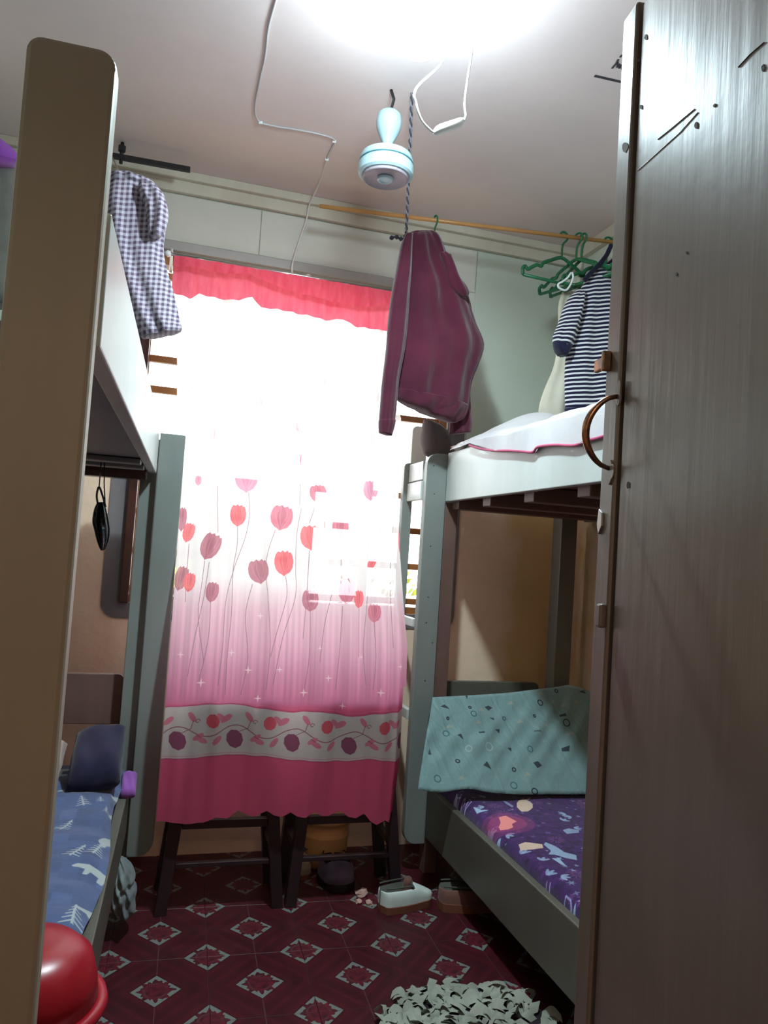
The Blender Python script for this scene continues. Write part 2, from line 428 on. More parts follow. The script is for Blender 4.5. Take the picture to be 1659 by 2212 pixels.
# ------------------------------------------------------------------ outdoors
gm = Mat('outside_soil', (126, 116, 92), .95, .1); gm.base(gm.mix(gm.ramp(gm.noise(3), .4, .6), (132, 122, 96), (96, 104, 66)))
S('ground', box(B(), -8, 10, YB+.12, 16, -.25, -.1), gm)
nw = painted('rendered_yard_wall', (112, 106, 98), (96, 92, 84), .8)
yw = O('yard_wall', box(B(), -4, 1.18, 6.0, 6.2, -.1, 1.78, .01), nw); tag(yw, 'pale rendered yard wall outside the window, seen through the curtain', 'wall')
HED = Mat('hedge_leaf', (120, 140, 50), .7, .2); HED.base(HED.mix(HED.ramp(HED.noise(14), .4, .6), (150, 152, 60), (92, 110, 40)))
def hedge(x0, x1, y0, z1, label):
    b = B()
    for k in range(900):
        p = Vector((random.uniform(x0, x1), y0+random.uniform(-.16, .16), random.uniform(-.1, z1)*(1 if random.random() < .7 else 1)))
        n = Vector((random.uniform(-1, 1), random.uniform(-1, .2), random.uniform(-.3, 1))).normalized(); s = n.orthogonal().normalized(); q = n.cross(s); a = random.uniform(.03, .06)
        vs = [b.verts.new(p + s*a), b.verts.new(p + q*a*.45), b.verts.new(p - s*a), b.verts.new(p - q*a*.45)]; b.faces.new(vs)
    o = O('hedge', b, HED); tag(o, label, 'hedge', kind='stuff'); return o
hedge(-1.2, .25, 5.6, 1.16, 'low yellow-green leaves in front of the yard wall, seen through the curtain at left')
hedge(.9, 3.4, 6.4, 1.12, 'low yellow-green leaves past the right end of the yard wall outside')

# ================================================================== CURTAIN
def curY(z):
    if z < .80: return 2.72
    t = min((z-.80)/1.70, 1.1); return 2.72 + .36*t**1.05
def cur(px, py):
    r = ray(px, py); lo, hi = 2.0, 3.6
    for _ in range(40):
        Y = (lo+hi)/2; p = CAM + r*(Y/r.y)
        if Y < curY(p.z): lo = Y
        else: hi = Y
    return (p.x, p.z)
top_z = 2.41
Rp = [cur(*q) for q in [(845, 640), (848, 716), (856, 860), (872, 900), (870, 1000), (866, 1100), (871, 1200), (878, 1290), (882, 1340), (888, 1400), (884, 1500), (877, 1640), (870, 1700), (864, 1762)]]
Lp = [cur(*q) for q in [(379, 600), (383, 800), (380, 1000), (372, 1200), (362, 1400), (352, 1530), (346, 1640), (336, 1772)]]
def edge(P, z):
    P = sorted(P, key=lambda q: q[1]); return float(np.interp(z, [q[1] for q in P], [q[0] for q in P]))
scal = [cur(*q) for q in [(334, 1774), (400, 1780), (439, 1778), (465, 1765), (490, 1768), (515, 1752), (535, 1760), (551, 1764), (577, 1752), (592, 1762), (606, 1764), (627, 1754), (643, 1765), (660, 1767), (678, 1754), (695, 1762), (711, 1764), (736, 1751), (752, 1764), (768, 1767), (787, 1758), (800, 1774), (812, 1781), (833, 1773), (841, 1778), (846, 1760), (864, 1760)]]
def zbot(xx): return float(np.interp(xx, [q[0] for q in scal], [q[1] for q in scal]))
CX0, CX1, CZ0, CZ1 = -.12, 1.16, .28, 2.55
cv = Canvas(CX0, CX1, CZ0, CZ1, 900, (246, 242, 238))
zz = CZ0 + (np.arange(cv.h)+.5)/cv.p
z_a = cur(620, 1252)[1]; z_b = cur(620, 1400)[1]; z_c = cur(620, 1530)[1]
stops = [CZ0, z_c-.01, z_c+.02, z_b-.03, cur(620, 1325)[1], z_a, CZ1]
cols = [(218, 92, 126), (220, 94, 128), (212, 126, 158), (226, 168, 188), (236, 194, 204), (246, 238, 236), (246, 242, 238)]
for ch in range(3): cv.a[:, :, ch] = np.interp(zz, stops, [q[ch]/255 for q in cols])[:, None]
# faint vertical brush streaks of the print
st = np.repeat(rng.normal(0, 1, (1, cv.w)), 3, 0).mean(0); st = np.convolve(st, np.ones(9)/9, 'same')
fade = np.clip((z_a - zz)/.15, 0, 1)*np.clip((zz-z_c)/.05, 0, 1)
cv.a *= (1 - .10*fade[:, None, None]*np.clip(st, -.6, 1)[None, :, None])
STEM = (150, 110, 120)
def stem(pts, wd=.0022, al=.75): cv.line([tuple(q)[:2] for q in spline([Vector((*cur(*p), 0)) for p in pts], 6)], wd, STEM, al)
for L in [[(537, 1064), (539, 1110), (530, 1160), (505, 1230), (487, 1300), (480, 1400), (470, 1480)], [(513, 1138), (512, 1180), (503, 1235), (500, 1320), (490, 1420), (486, 1500)],
          [(595, 1145), (580, 1190), (574, 1230), (580, 1300), (584, 1400), (575, 1490)], [(652, 1098), (640, 1160), (638, 1230), (637, 1290), (610, 1380), (590, 1480)],
          [(617, 1245), (619, 1290), (600, 1360), (585, 1420)], [(668, 1190), (666, 1230), (662, 1300), (655, 1380)], [(442, 1212), (436, 1260), (428, 1330), (440, 1430)],
          [(452, 1215), (440, 1290), (420, 1380), (405, 1460)], [(545, 1262), (530, 1330), (535, 1420), (520, 1500)], [(470, 1050), (471, 1150)], [(408, 1175), (403, 1240), (400, 1300)],
          [(680, 1092), (668, 1130)], [(722, 1265), (712, 1300), (700, 1350), (690, 1430)], [(740, 1310), (735, 1400), (725, 1490)], [(735, 1165), (738, 1250)], [(797, 1245), (793, 1300), (785, 1400), (790, 1480)],
          [(776, 1316), (775, 1420)], [(808, 1345), (812, 1420), (806, 1490)], [(455, 1302), (450, 1380), (430, 1470)], [(670, 1322), (668, 1420), (655, 1500)], [(850, 1120), (843, 1250), (850, 1400)],
          [(700, 1085), (700, 1180)], [(650, 1018), (648, 1090)]]: stem(L)
def tulip(px, py, w, h, col, tilt=0):
    if py < 965: col = tuple(int(v*.35+244*.65) for v in col)  # upper tulips paled in the print, imitating wash-out by window light
    cx, cz = cur(px, py); x2, _ = cur(px+w/2, py); _, z2 = cur(px, py-h/2); a = abs(x2-cx); b = abs(z2-cz)
    P = [(0, -1), (.22, -.86), (.62, -.70), (.92, -.30), (1.0, .15), (.92, .55), (.74, .86), (.55, .80), (.42, .98), (.12, .84), (-.10, 1.0), (-.36, .84), (-.60, .92), (-.84, .70), (-.97, .35), (-1, -.05), (-.86, -.45), (-.55, -.74), (-.2, -.88)]
    def tf(q, s=1): 
        X, Y = q[0]*a*s, q[1]*b*s; return (cx + X*math.cos(tilt)-Y*math.sin(tilt), cz + X*math.sin(tilt)+Y*math.cos(tilt))
    cv.poly([tf(q) for q in P], col, .95)
    lt = tuple(min(255, v+26) for v in col); dk = tuple(int(v*.86) for v in col)
    cv.poly([tf(q) for q in [(0, -.9), (.42, -.3), (.4, .4), (.12, .8), (-.1, .92), (-.42, .3), (-.4, -.3)]], dk, .45)
    for q in ([(-.15, .85), (-.2, .2), (0, -.6)], [(.5, .8), (.45, .1), (.1, -.7)], [(-.7, .75), (-.55, 0), (-.1, -.8)], [(.8, .5), (.7, -.1), (.2, -.8)]):
        cv.line([tf(p, .95) for p in q], .0025, lt, .55)
CO, MV, RS, PK = (246, 120, 126), (192, 124, 138), (216, 130, 146), (232, 160, 182)
for T in [(532, 1034, 49, 62, PK, .05), (662, 996, 28, 38, RS), (514, 1114, 35, 49, CO), (687, 1068, 36, 42, RS, .2), (608, 1119, 47, 56, RS, -.12), (671, 1162, 43, 55, CO, .05),
          (735, 1142, 34, 46, RS), (454, 1181, 42, 62, MV, -.35), (407, 1151, 25, 44, CO, -.2), (393, 1122, 20, 54, MV), (613, 1217, 40, 56, CO, .05), (559, 1235, 45, 54, MV, .2),
          (391, 1250, 28, 56, MV, -.2), (409, 1258, 25, 43, CO, -.1), (458, 1280, 28, 46, MV, -.1), (670, 1298, 34, 48, MV), (750, 1277, 36, 57, RS, -.1), (775, 1295, 21, 40, CO), (808, 1325, 26, 42, RS),
          (802, 1218, 14, 28, CO, -.4), (428, 1039, 14, 22, PK), (872, 1170, 12, 60, CO), (685, 770, 34, 34, RS), (490, 822, 20, 56, PK), (700, 838, 30, 40, PK), (757, 850, 24, 34, CO), (828, 862, 30, 30, CO), (410, 820, 30, 60, PK),
          (560, 880, 34, 46, PK), (600, 760, 30, 40, PK), (640, 930, 30, 40, PK), (450, 940, 30, 44, RS), (790, 950, 32, 44, PK), (800, 1060, 28, 44, PK), (470, 730, 30, 36, PK), (780, 740, 30, 36, PK)]: tulip(*T)
for px, py, r in [(434, 1475, 9), (500, 1410, 8), (536, 1448, 8), (604, 1447, 7), (556, 1508, 8), (656, 1497, 9), (709, 1465, 8), (821, 1496, 9), (866, 1441, 7), (740, 1526, 7), (562, 1330, 8), (390, 1414, 7), (690, 1400, 5), (780, 1420, 5)]:
    cx, cz = cur(px, py); cv.poly(star(cx, cz, r*.0019, 4, .22), (252, 222, 226), .85)
# cream band with trailing vine
bt = [(330, 1530), (354, 1528), (430, 1523), (500, 1520), (560, 1529), (620, 1537), (690, 1537), (760, 1547), (820, 1541), (884, 1538), (900, 1538)]
bb = [(330, 1641), (348, 1641), (430, 1638), (480, 1631), (560, 1634), (620, 1641), (690, 1646), (760, 1644), (800, 1641), (862, 1648), (900, 1648)]
tp = [tuple(q)[:2] for q in spline([Vector((*cur(*p), 0)) for p in bt], 5)]; bp = [tuple(q)[:2] for q in spline([Vector((*cur(*p), 0)) for p in bb], 5)]
cv.poly(tp + bp[::-1], (204, 192, 188)); 
for L in (tp, bp):
    cv.line(L, .004, (198, 84, 118)); cv.line([(a, b+.009) for a, b in L], .0018, (226, 120, 150), .8)
def vinept(px, dy): 
    py = np.interp(px, [350, 480, 600, 760, 880], [1585, 1577, 1585, 1594, 1592]); return cur(px, py + dy)
cv.line([vinept(px, -13*math.sin((px-352)/127*2*PI)) for px in range(344, 884, 4)], .0028, (150, 84, 96), .9)
for k in range(5):
    bx = 350 + k*122 + 3*k*.5
    for dx, dy, rx, ry, col, an in [(33, 17, 17, 21, (146, 84, 108), .6), (112-2, -20, 14, 15, (222, 98, 110), 0)]:
        cx, cz = vinept(bx+dx, dy); cv.ell(cx, cz, rx*.00165, ry*.00165, col, 1, an, 9)
    for dx, dy, an in [(78, 12, .5), (86, 20, -.5), (118, 21, .9), (65, -32, -.9), (140, -26, .6), (128, -28, -.7), (14, -26, .7)]:
        cx, cz = vinept(bx+dx, dy); cv.ell(cx, cz, .021, .0095, (214, 122, 142), .95, an, 10)
    cx, cz = vinept(bx+77, -22); cv.line([(cx+math.cos(t)*.009*(1-t/9), cz+math.sin(t)*.009*(1-t/9)) for t in [q*.5 for q in range(13)]], .002, (150, 84, 96), .9)
    for a, b in (((40, 2), (62, -7)), ((62, -7), (68, -24)), ((75, 8), (84, 14))): cv.line([vinept(bx+a[0], a[1]), vinept(bx+b[0], b[1])], .0022, (150, 84, 96), .9)
cur_im = cv.image('curtain_print')
cm = Mat('printed_sheer_cotton', (240, 240, 240), .85, .1)
c = tex(cm, cur_im); cm.base(c); cm.bump(cm.noise(1, 4, (55, 55, 6)) + cm.noise(500, 1)*.15, .45, .004)
x, y, z = cm.coord('UV')
cm.translucent(c, .58, (cm.ramp(y, (z_b-CZ0)/(CZ1-CZ0), (z_a-CZ0)/(CZ1-CZ0)).clamp()*.10))
def cloth_grid(nu, nv, f, uv):
    b = B(); uvl = b.loops.layers.uv.verify(); V = {}; T = {}
    for i in range(nu+1):
        for j in range(nv+1):
            s, t = i/nu, j/nv; v = b.verts.new(f(s, t)); V[i, j] = v; T[v] = uv(s, t, v.co)
    for i in range(nu):
        for j in range(nv):
            fc = b.faces.new((V[i, j], V[i+1, j], V[i+1, j+1], V[i, j+1]))
            for l in fc.loops: l[uvl].uv = T[l.vert]
    return b
def fcur(s, t):
    z0 = .35; zz_ = .34 + (top_z-.34)*t
    xl, xr = max(edge(Lp, zz_), .066 if zz_ < 1.75 else -9), edge(Rp, zz_); X = xl + (xr-xl)*s
    zl = zbot(X); Z = zl + (top_z-zl)*t
    g = min(1, t*1.6+.25)
    w = .010*math.sin(s*47 + 1.4*math.sin(t*3)) + .006*math.sin(s*83+t*2.2) + .004*math.sin(s*21 - t*4)
    Y = curY(Z) + w*(.4+.6*t) 
    if s > .955: Y += (s-.955)*1.6*(1 if Z < .8 else .6)
    return (X, Y, Z)
cur_o = O('curtain', cloth_grid(190, 200, fcur, lambda s, t, p: ((p.x-CX0)/(CX1-CX0), (p.z-CZ0)/(CZ1-CZ0))), cm, smooth=True)
tag(cur_o, 'sheer white curtain printed with pink tulips, deep pink hem, over the window and tables', 'curtain')
# valance
vm = Mat('pink_ruffle_cloth', (242, 140, 156), .8, .15); vc = vm.mix(vm.ramp(vm.noise(1, 4, (40, 40, 8)), .35, .65), (247, 124, 142), (238, 104, 126)); vm.base(vc); vm.bump(vm.noise(1, 4, (90, 90, 12)), .4, .004); vm.translucent(vc, .62)
vb = [atY(*q, 3.012) for q in [(378, 636), (410, 648), (430, 637), (470, 648), (516, 651), (545, 643), (563, 668), (600, 670), (640, 680), (660, 682), (700, 694), (740, 692), (770, 709), (800, 712), (846, 719)]]
vh = [atY(*q, 2.982) for q in [(378, 577), (415, 580), (470, 592), (540, 596), (575, 612), (630, 632), (680, 644), (720, 655), (790, 665), (846, 662)]]
VX0, VX1 = -.028, .885
def fval(zb, y0, amp, zt):
    def f(s, t):
        X = VX0 + (VX1-VX0)*s; zlo = float(np.interp(X, [p.x for p in zb], [p.z for p in zb])); Z = zlo + (zt-zlo)*t
        return (X, y0 + amp*(math.sin(s*95)+.6*math.sin(s*57+1))*(1-.5*t) - .015*(1-t), Z)
    return f
val = thing('valance', 'short ruffled coral pink valance across the top of the curtain', 'valance', (.43, 3.03, 2.40))
O('skirt', cloth_grid(160, 10, fval(vb, 3.012, .006, 2.395), lambda s, t, p: (s, t)), vm, val, smooth=True)
O('header_ruffle', cloth_grid(160, 8, fval(vh, 2.980, .005, 2.385), lambda s, t, p: (s, t)), vm, val, smooth=True)
rod = thing('curtain_rod', 'thin curtain rod with small white ball end above the window', 'rod', (.45, 3.062, 2.416))
O('pole', tube(B(), [(-.045, 3.062, 2.416), (.99, 3.062, 2.416)], .006), STEEL, rod, smooth=True)
bm = B(); bmesh.ops.create_uvsphere(bm, u_segments=12, v_segments=8, radius=.013, matrix=Matrix.Translation((-.052, 3.062, 2.416))); O('finial', bm, PLASW, rod, smooth=True)
for xx in (-.04, .985): O('bracket', box(B(), xx-.006, xx+.006, 3.060, 3.30, 2.422, 2.44, .002), STEEL, rod)

# ================================================================== BUNK BEDS
def slab_board(x0, x1, y0, y1, z0, z1, rt=(0, 0), rb=(0, 0), bev=.003, n=6):
    """upright board facing y; rt/rb radii of the top/bottom corners at x0 and x1"""
    P = []
    def arc(cx, cz, r, a0):
        if r <= 0: P.append((cx, cz)); return
        for k in range(n+1):
            a = a0+PI/2*k/n; P.append((cx+math.cos(a)*r, cz+math.sin(a)*r))
    arc(x0+rb[0], z0+rb[0], rb[0], PI); arc(x1-rb[1], z0+rb[1], rb[1], -PI/2); arc(x1-rt[1], z1-rt[1], rt[1], 0); arc(x0+rt[0], z1-rt[0], rt[0], PI/2)
    return prism(B(), [(p[0], y0, p[1]) for p in P], (0, y1-y0, 0), bev)
CHPN = Mat('dark_nail_head', (70, 66, 62), .7, .1)
# right bunk
rb = thing('bunk_bed', 'pale green wooden bunk bed on the right, between window and open door', 'bunk bed', (1.137, 2.0, 0))
PX = 1.137
O('post', slab_board(1.048, 1.139, 2.978, 3.018, .124, 1.732, (.05, .004), (.05, .004)), PST, rb)
O('ladder_post', slab_board(1.022, 1.068, 3.205, 3.24, .30, 1.708, (.02, .004), (0, 0)), PST, rb)
for z0, z1 in ((1.535, 1.615), (1.0, 1.035), (.62, .66)): O('rung', box(B(), 1.040, 1.062, 3.019, 3.204, z0, z1, .003), GRN, rb)
O('guard_rail', box(B(), 1.044, 1.064, 3.019, 3.204, 1.62, 1.70, .003), GRN, rb)
O('upper_rail', box(B(), PX, PX+.028, .95, 2.976, 1.532, 1.737, .003), WHT if False else GRN, rb)
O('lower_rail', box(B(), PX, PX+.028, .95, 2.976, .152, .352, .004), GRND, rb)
O('leg', box(B(), 1.142, 1.20, 2.985, 3.045, 0, 1.53, .004), BRN, rb)
O('leg', box(B(), 1.72, 1.80, 3.03, 3.11, 0, 1.53, .004), GRND, rb)
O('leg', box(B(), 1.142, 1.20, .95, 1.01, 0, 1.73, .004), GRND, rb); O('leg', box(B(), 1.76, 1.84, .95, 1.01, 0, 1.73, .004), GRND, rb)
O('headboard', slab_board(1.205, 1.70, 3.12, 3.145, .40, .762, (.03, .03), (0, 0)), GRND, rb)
O('headboard', slab_board(1.062, 1.135, 3.245, 3.27, 1.55, 1.885, (.025, .015), (0, 0)), WHT, rb)
for yy in (2.93, 2.62, 2.28, 1.94, 1.60, 1.26): O('slat', box(B(), PX+.029, 1.82, yy-.035, yy+.035, 1.50, 1.55, .003), BRN, rb)
O('base_panel', box(B(), PX+.03, 1.84, .98, 2.99, 1.552, 1.566), BRN, rb)
O('base_panel', box(B(), PX+.03, 1.84, .98, 2.99, .19, .205), BRN, rb)
O('wall_rail', box(B(), 1.842, 1.868, .95, 3.05, 1.50, 1.70, .003), GRND, rb); O('wall_rail', box(B(), 1.842, 1.868, .95, 3.05, .15, .35, .003), GRND, rb)

for px, py in [(937, 1006), (938, 1067), (930, 1180), (925, 1290), (921, 1345), (934, 1388), (918, 1470)]:
    p = atY(px, py, 2.9775); O('nail', lathe(B(), [(0, 0), (.0028, 0), (.0028, .001), (0, .0014)], (0, 0, 0), 8), CHPN, rb, local=True)
    bpy.context.scene.collection.objects[-1].matrix_local = Matrix.Translation(p-rb.location) @ Matrix.Rotation(PI/2, 4, 'X')
# left bunk: its own frame, turned about 1.9 degrees; local y runs along the aisle rail, local x = 0 is the rail face
LRZ = -math.atan(.0329)
lb = thing('bunk_bed', 'pale green wooden bunk bed on the left with thick brown-looking near post', 'bunk bed', (-.1207, 0, 0), LRZ)
Ml = MX[lb.name]
def L(name, bm, m, p=lb, **k): return O(name, bm, m, p, local=True, **k)
NEARP = painted('shaded_near_post_tone', (160, 147, 130), (148, 135, 119), .45, (30, 30, 2), .2)  # bunk paint with shade and warm light put into its colour
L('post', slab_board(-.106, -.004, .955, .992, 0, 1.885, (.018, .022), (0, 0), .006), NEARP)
L('upper_rail', box(B(), -.028, 0, .996, 2.85, 1.532, 1.702, .003), GRN)
L('post', slab_board(.004, .092, 2.83, 2.868, .185, 1.678, (.004, .006), (.01, .055)), PST)
L('leg', box(B(), -.056, .003, 2.872, 2.925, 0, 1.66, .003), PST)
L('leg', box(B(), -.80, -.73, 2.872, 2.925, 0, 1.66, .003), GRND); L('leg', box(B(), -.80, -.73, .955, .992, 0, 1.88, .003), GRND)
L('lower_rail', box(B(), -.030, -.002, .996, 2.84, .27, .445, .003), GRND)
SHP = painted('grey_blue_panel', (112, 114, 118), (98, 100, 104), .5)
for yy in (2.80, 2.60, 2.42): L('slat', box(B(), -.72, -.029, yy-.03, yy+.03, 1.50 if yy > 2.7 else 1.52, 1.535, .003), SHP if yy != 2.80 else DKV)
L('base_panel', box(B(), -.80, -.03, 1.0, 2.86, 1.537, 1.55), SHP); L('base_panel', box(B(), -.80, -.03, 1.0, 2.86, .28, .295), BRN)
L('headboard', slab_board(-.74, -.058, 2.93, 2.955, .62, .80, (.02, .02), (0, 0)), BRN)
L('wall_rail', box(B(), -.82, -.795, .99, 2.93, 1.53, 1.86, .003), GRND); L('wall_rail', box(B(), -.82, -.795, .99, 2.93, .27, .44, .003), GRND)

# ================================================================== BEDDING
def quilt_box(x0, x1, y0, y1, z0, z1, r, nu=26, nv=60, puff=.008, mat=None):
    """soft mattress: superellipse cross-section run along y"""
    b = B(); uvl = b.loops.layers.uv.verify(); n = 40; rings = []
    for j in range(nv+1):
        t = j/nv; yy = y0+(y1-y0)*t; e = min(t, 1-t)*(y1-y0); k = min(1, .86+.14*math.sqrt(max(0, 1-(1-min(e/r, 1))**2)))
        ring = []
        for i in range(n):
            w = 2*PI*i/n; co, si = math.cos(w), math.sin(w); co = math.copysign(abs(co)**.28, co); si = math.copysign(abs(si)**.28, si)
            p = Vector(((x0+x1)/2+co*(x1-x0)/2, yy, (z0+z1)/2+si*(z1-z0)/2*k))
            if si > .5: p.z += puff*(math.sin(p.x*23+yy*9)+math.sin(yy*17-p.x*8))*.5
            ring.append(b.verts.new(p))
        rings.append(ring)
    for A, C in zip(rings, rings[1:]):
        for k in range(n): b.faces.new((A[k], A[(k+1) % n], C[(k+1) % n], C[k]))
    b.faces.new(rings[0][::-1]); b.faces.new(rings[-1]); bmesh.ops.recalc_face_normals(b, faces=b.faces[:])
    for f in b.faces:
        for l in f.loops: l[uvl].uv = (l.vert.co.x, l.vert.co.y)
    return b
def setuv(b, f):
    uvl = b.loops.layers.uv.verify()
    for fc in b.faces:
        for l in fc.loops: l[uvl].uv = f(l.vert.co)
    return b
# purple printed mattress, lower right
PA, PB_, PC, PD = 1.16, 1.86, 1.0, 3.05
pc = Canvas(PA, PB_, PC, PD, 620, (58, 30, 84))
nz = rng.normal(0, 1, (pc.h//8+2, pc.w//8+2)); nz = np.kron(nz, np.ones((8, 8)))[:pc.h, :pc.w]; pc.a *= (1+.10*nz[..., None])
def mp(px, py): p = atZ(px, py, .385); return (p.x, p.y)
def mpoly(L, col, al=1): pc.poly([mp(*q) for q in L], col, al)
def cr(x, y, s=3.456, ox=860, oy=1360): return (ox+x/s, oy+y/s)
LBL, PKK, TN = (150, 176, 200), (150, 90, 140), (206, 178, 158)
for k in range(430):
    x_, y_ = random.uniform(PA, PB_), random.uniform(PC, PD); r = random.uniform(.006, .017); pc.poly(star(x_, y_, r, random.choice((4, 5, 6)), .35, random.random()*6), random.choice((LBL, PKK, (120, 110, 170))), random.uniform(.3, .8))
for k in range(60):
    x_, y_ = random.uniform(PA, PB_), random.uniform(PC, PD)
    for q in range(12):
        a = 2*PI*q/12; pc.line([(x_+math.cos(a)*.010, y_+math.sin(a)*.010), (x_+math.cos(a)*.03, y_+math.sin(a)*.03)], .0030, PKK, .7)
for k in range(75):
    x_, y_ = random.uniform(PA, PB_), random.uniform(PC, PD); a = random.random()*6
    for q in (-.7, 0, .7): pc.ell(x_+math.cos(a+q)*.016, y_+math.sin(a+q)*.016, .015, .006, LBL, .8, a+q, 8)
# the motifs one can read in the photograph
mg = (150, 60, 110); pc.ell(*mp(*cr(815, 1455)), .10, .085, mg, .45); pc.ell(*mp(*cr(815, 1455)), .07, .06, (180, 70, 110), .4)
mpoly([cr(*q) for q in [(750, 1418), (800, 1412), (840, 1430), (885, 1452), (850, 1465), (858, 1485), (820, 1492), (765, 1488), (750, 1470), (765, 1448)]], (232, 138, 132))
mpoly([cr(*q) for q in [(900, 1290), (950, 1285), (1003, 1320), (1005, 1350), (970, 1378), (920, 1382), (885, 1345), (885, 1310)]], TN)
mpoly([cr(*q) for q in [(905, 1292), (930, 1275), (955, 1285), (995, 1268), (975, 1290)]], TN)
mpoly([cr(*q) for q in [(900, 1590), (950, 1582), (1075, 1612), (1085, 1640), (1000, 1642), (915, 1632)]], TN)
mpoly([cr(*q) for q in [(1085, 1615), (1100, 1600), (1180, 1640), (1240, 1680), (1330, 1700), (1335, 1735), (1250, 1720), (1170, 1695), (1120, 1690), (1140, 1665)]], LBL, .9)
mpoly([cr(*q) for q in [(670, 1520), (720, 1510), (770, 1520), (765, 1535), (730, 1535), (735, 1575), (715, 1575)]], LBL)
mpoly([cr(*q) for q in [(1145, 1720), (1200, 1720), (1262, 1782), (1215, 1765)]], LBL)
mpoly([cr(*q) for q in [(560, 1318), (580, 1325), (620, 1350), (675, 1360), (660, 1365), (590, 1360)]], LBL)
mpoly([cr(*q) for q in [(1250, 2050), (1290, 2020), (1330, 2000), (1325, 2060), (1280, 2075)]], LBL)
mpoly([cr(*q) for q in [(1228, 1510), (1270, 1495), (1350, 1510), (1350, 1530), (1260, 1540)]], LBL, .8)
mpoly([cr(*q) for q in [(780, 1285), (810, 1295), (860, 1335), (850, 1348), (800, 1310)]], LBL, .7)
def wr(L, col, wd=.0035): 
    for s_ in L: pc.line([mp(*cr(*q)) for q in s_], wd, col, .9)
LV = (190, 180, 220)
wr([[(425, 1275), (440, 1225), (425, 1240)], [(412, 1260), (440, 1222), (442, 1270), (475, 1230)], [(462, 1290), (500, 1258)], [(500, 1258), (498, 1282)], [(478, 1325), (535, 1270), (548, 1285), (520, 1302), (495, 1305), (525, 1330)]], LV)
wr([[(1010, 1810), (1030, 1838), (1040, 1808)], [(1045, 1850), (1052, 1815), (1068, 1858), (1076, 1822)], [(1080, 1862), (1088, 1828), (1104, 1868), (1112, 1832)], [(1105, 1872), (1138, 1850), (1128, 1876)], [(1118, 1858), (1130, 1866)]], (170, 150, 196))
wr([[(1160, 1905), (1150, 1925)], [(1145, 1912), (1178, 1905)], [(1178, 1905), (1180, 1950), (1210, 1948)], [(1200, 1940), (1240, 1960), (1255, 1945), (1290, 1975), (1300, 2005), (1262, 1998), (1240, 2020)]], (170, 170, 216))
pim = pc.image('purple_sheet_print')
psm = Mat('purple_printed_sheet', (60, 30, 90), .85, .2, sheen=.2); c = tex(psm, pim); psm.base(c); psm.bump(psm.noise(9, 4)*2+psm.noise(300, 1)*.2, .5, .004)
bm = quilt_box(PX+.034, 1.835, 1.0, 2.97, .206, .392, .08, puff=.006); setuv(bm, lambda p: ((p.x-PA)/(PB_-PA), (p.y-PC)/(PD-PC)))
m_ = O('mattress', bm, psm, smooth=True); tag(m_, 'mattress in a dark purple sheet with flowers and letters on the right lower bunk', 'mattress')
# mint quilt leaning on the headboard
Pb, Pt = Vector((0, 2.66, .415)), Vector((0, 2.965, .80))
pn = Vector((1, 0, 0)).cross(Pt-Pb).normalized()     # normal of the leaning face
if pn.y > 0: pn = -pn
def onP(px, py):
    r = ray(px, py); q = Vector((0, Pb.y, Pb.z)); t = (q-CAM).dot(pn)/r.dot(pn); return CAM + r*t
def uvP(p): return (p.x, (p-Pb).dot((Pt-Pb).normalized()))
QC = Canvas(.95, 1.87, -.08, .66, 900, (116, 142, 141))
for k in range(70):
    a = random.uniform(.95, 1.85); QC.line([(a, random.uniform(-.05, .3)), (a-.10+random.uniform(-.04, .04), random.uniform(.3, .62))], .006, random.choice(((130, 156, 153), (102, 128, 128))), .35)
def qq(x_, y_): return uvP(onP(*cr(x_, y_)))
DG = (46, 54, 60)
for t3 in [[(315, 575), (345, 560), (385, 597)], [(437, 792), (465, 782), (487, 826)], [(632, 1018), (660, 985), (697, 1047)], [(645, 578), (675, 566), (707, 580), (677, 603)], [(1003, 998), (1035, 988), (1070, 1020), (1035, 1040)], [(1225, 880), (1275, 870), (1275, 912), (1228, 905)], [(1350, 465), (1385, 450), (1405, 477)], [(1205, 635), (1245, 628), (1255, 648), (1210, 650)], [(820, 878), (850, 875), (850, 905)], [(725, 742), (765, 735), (765, 762)], [(500, 490), (520, 492), (515, 520)], [(598, 765), (640, 762), (645, 775), (605, 777)], [(225, 930), (238, 880), (252, 932)], [(680, 655), (715, 660), (715, 678)], [(1005, 765), (1060, 762), (1060, 770), (1005, 771)]]:
    QC.poly([qq(*q) for q in t3], DG, .9)
def ring_(x_, y_, r, col):
    cx, cz = qq(x_, y_); r *= .00045*1.3; QC.line([(cx+math.cos(2*PI*k/14)*r, cz+math.sin(2*PI*k/14)*r) for k in range(15)], .0045, col, .9)
for x_, y_, r, col in [(560, 633, 20, (66, 98, 102)), (362, 770, 20, (66, 98, 102)), (447, 978, 12, DG), (867, 1043, 12, DG), (295, 1112, 22, (66, 98, 102)), (865, 1162, 22, (66, 98, 102)), (1258, 695, 24, DG), (1060, 547, 20, DG), (373, 661, 8, DG), (535, 582, 9, DG), (982, 897, 20, (66, 98, 102)), (1020, 1208, 20, DG), (1182, 457, 12, DG), (1017, 645, 9, DG), (525, 890, 20, (150, 166, 164)), (678, 875, 26, (150, 166, 164)), (792, 662, 12, (66, 98, 102))]: ring_(x_, y_, r, col)
for x_, y_ in [(620, 598), (385, 715), (905, 690), (1235, 565), (965, 1078), (840, 548), (1285, 775), (470, 1105), (1110, 708), (1065, 475), (600, 690), (1330, 540)]:
    QC.poly([qq(x_-24, y_+12), qq(x_+26, y_+10), qq(x_, y_-16)], (150, 148, 136), .8)
qim = QC.image('mint_quilt_print')
qm = Mat('mint_printed_cotton', (150, 180, 180), .9, .15, sheen=.2); c = tex(qm, qim); qm.base(c); qm.bump(qm.noise(1, 4, (16, 16, 5))*3+qm.noise(5, 3)*2, .7, .006)
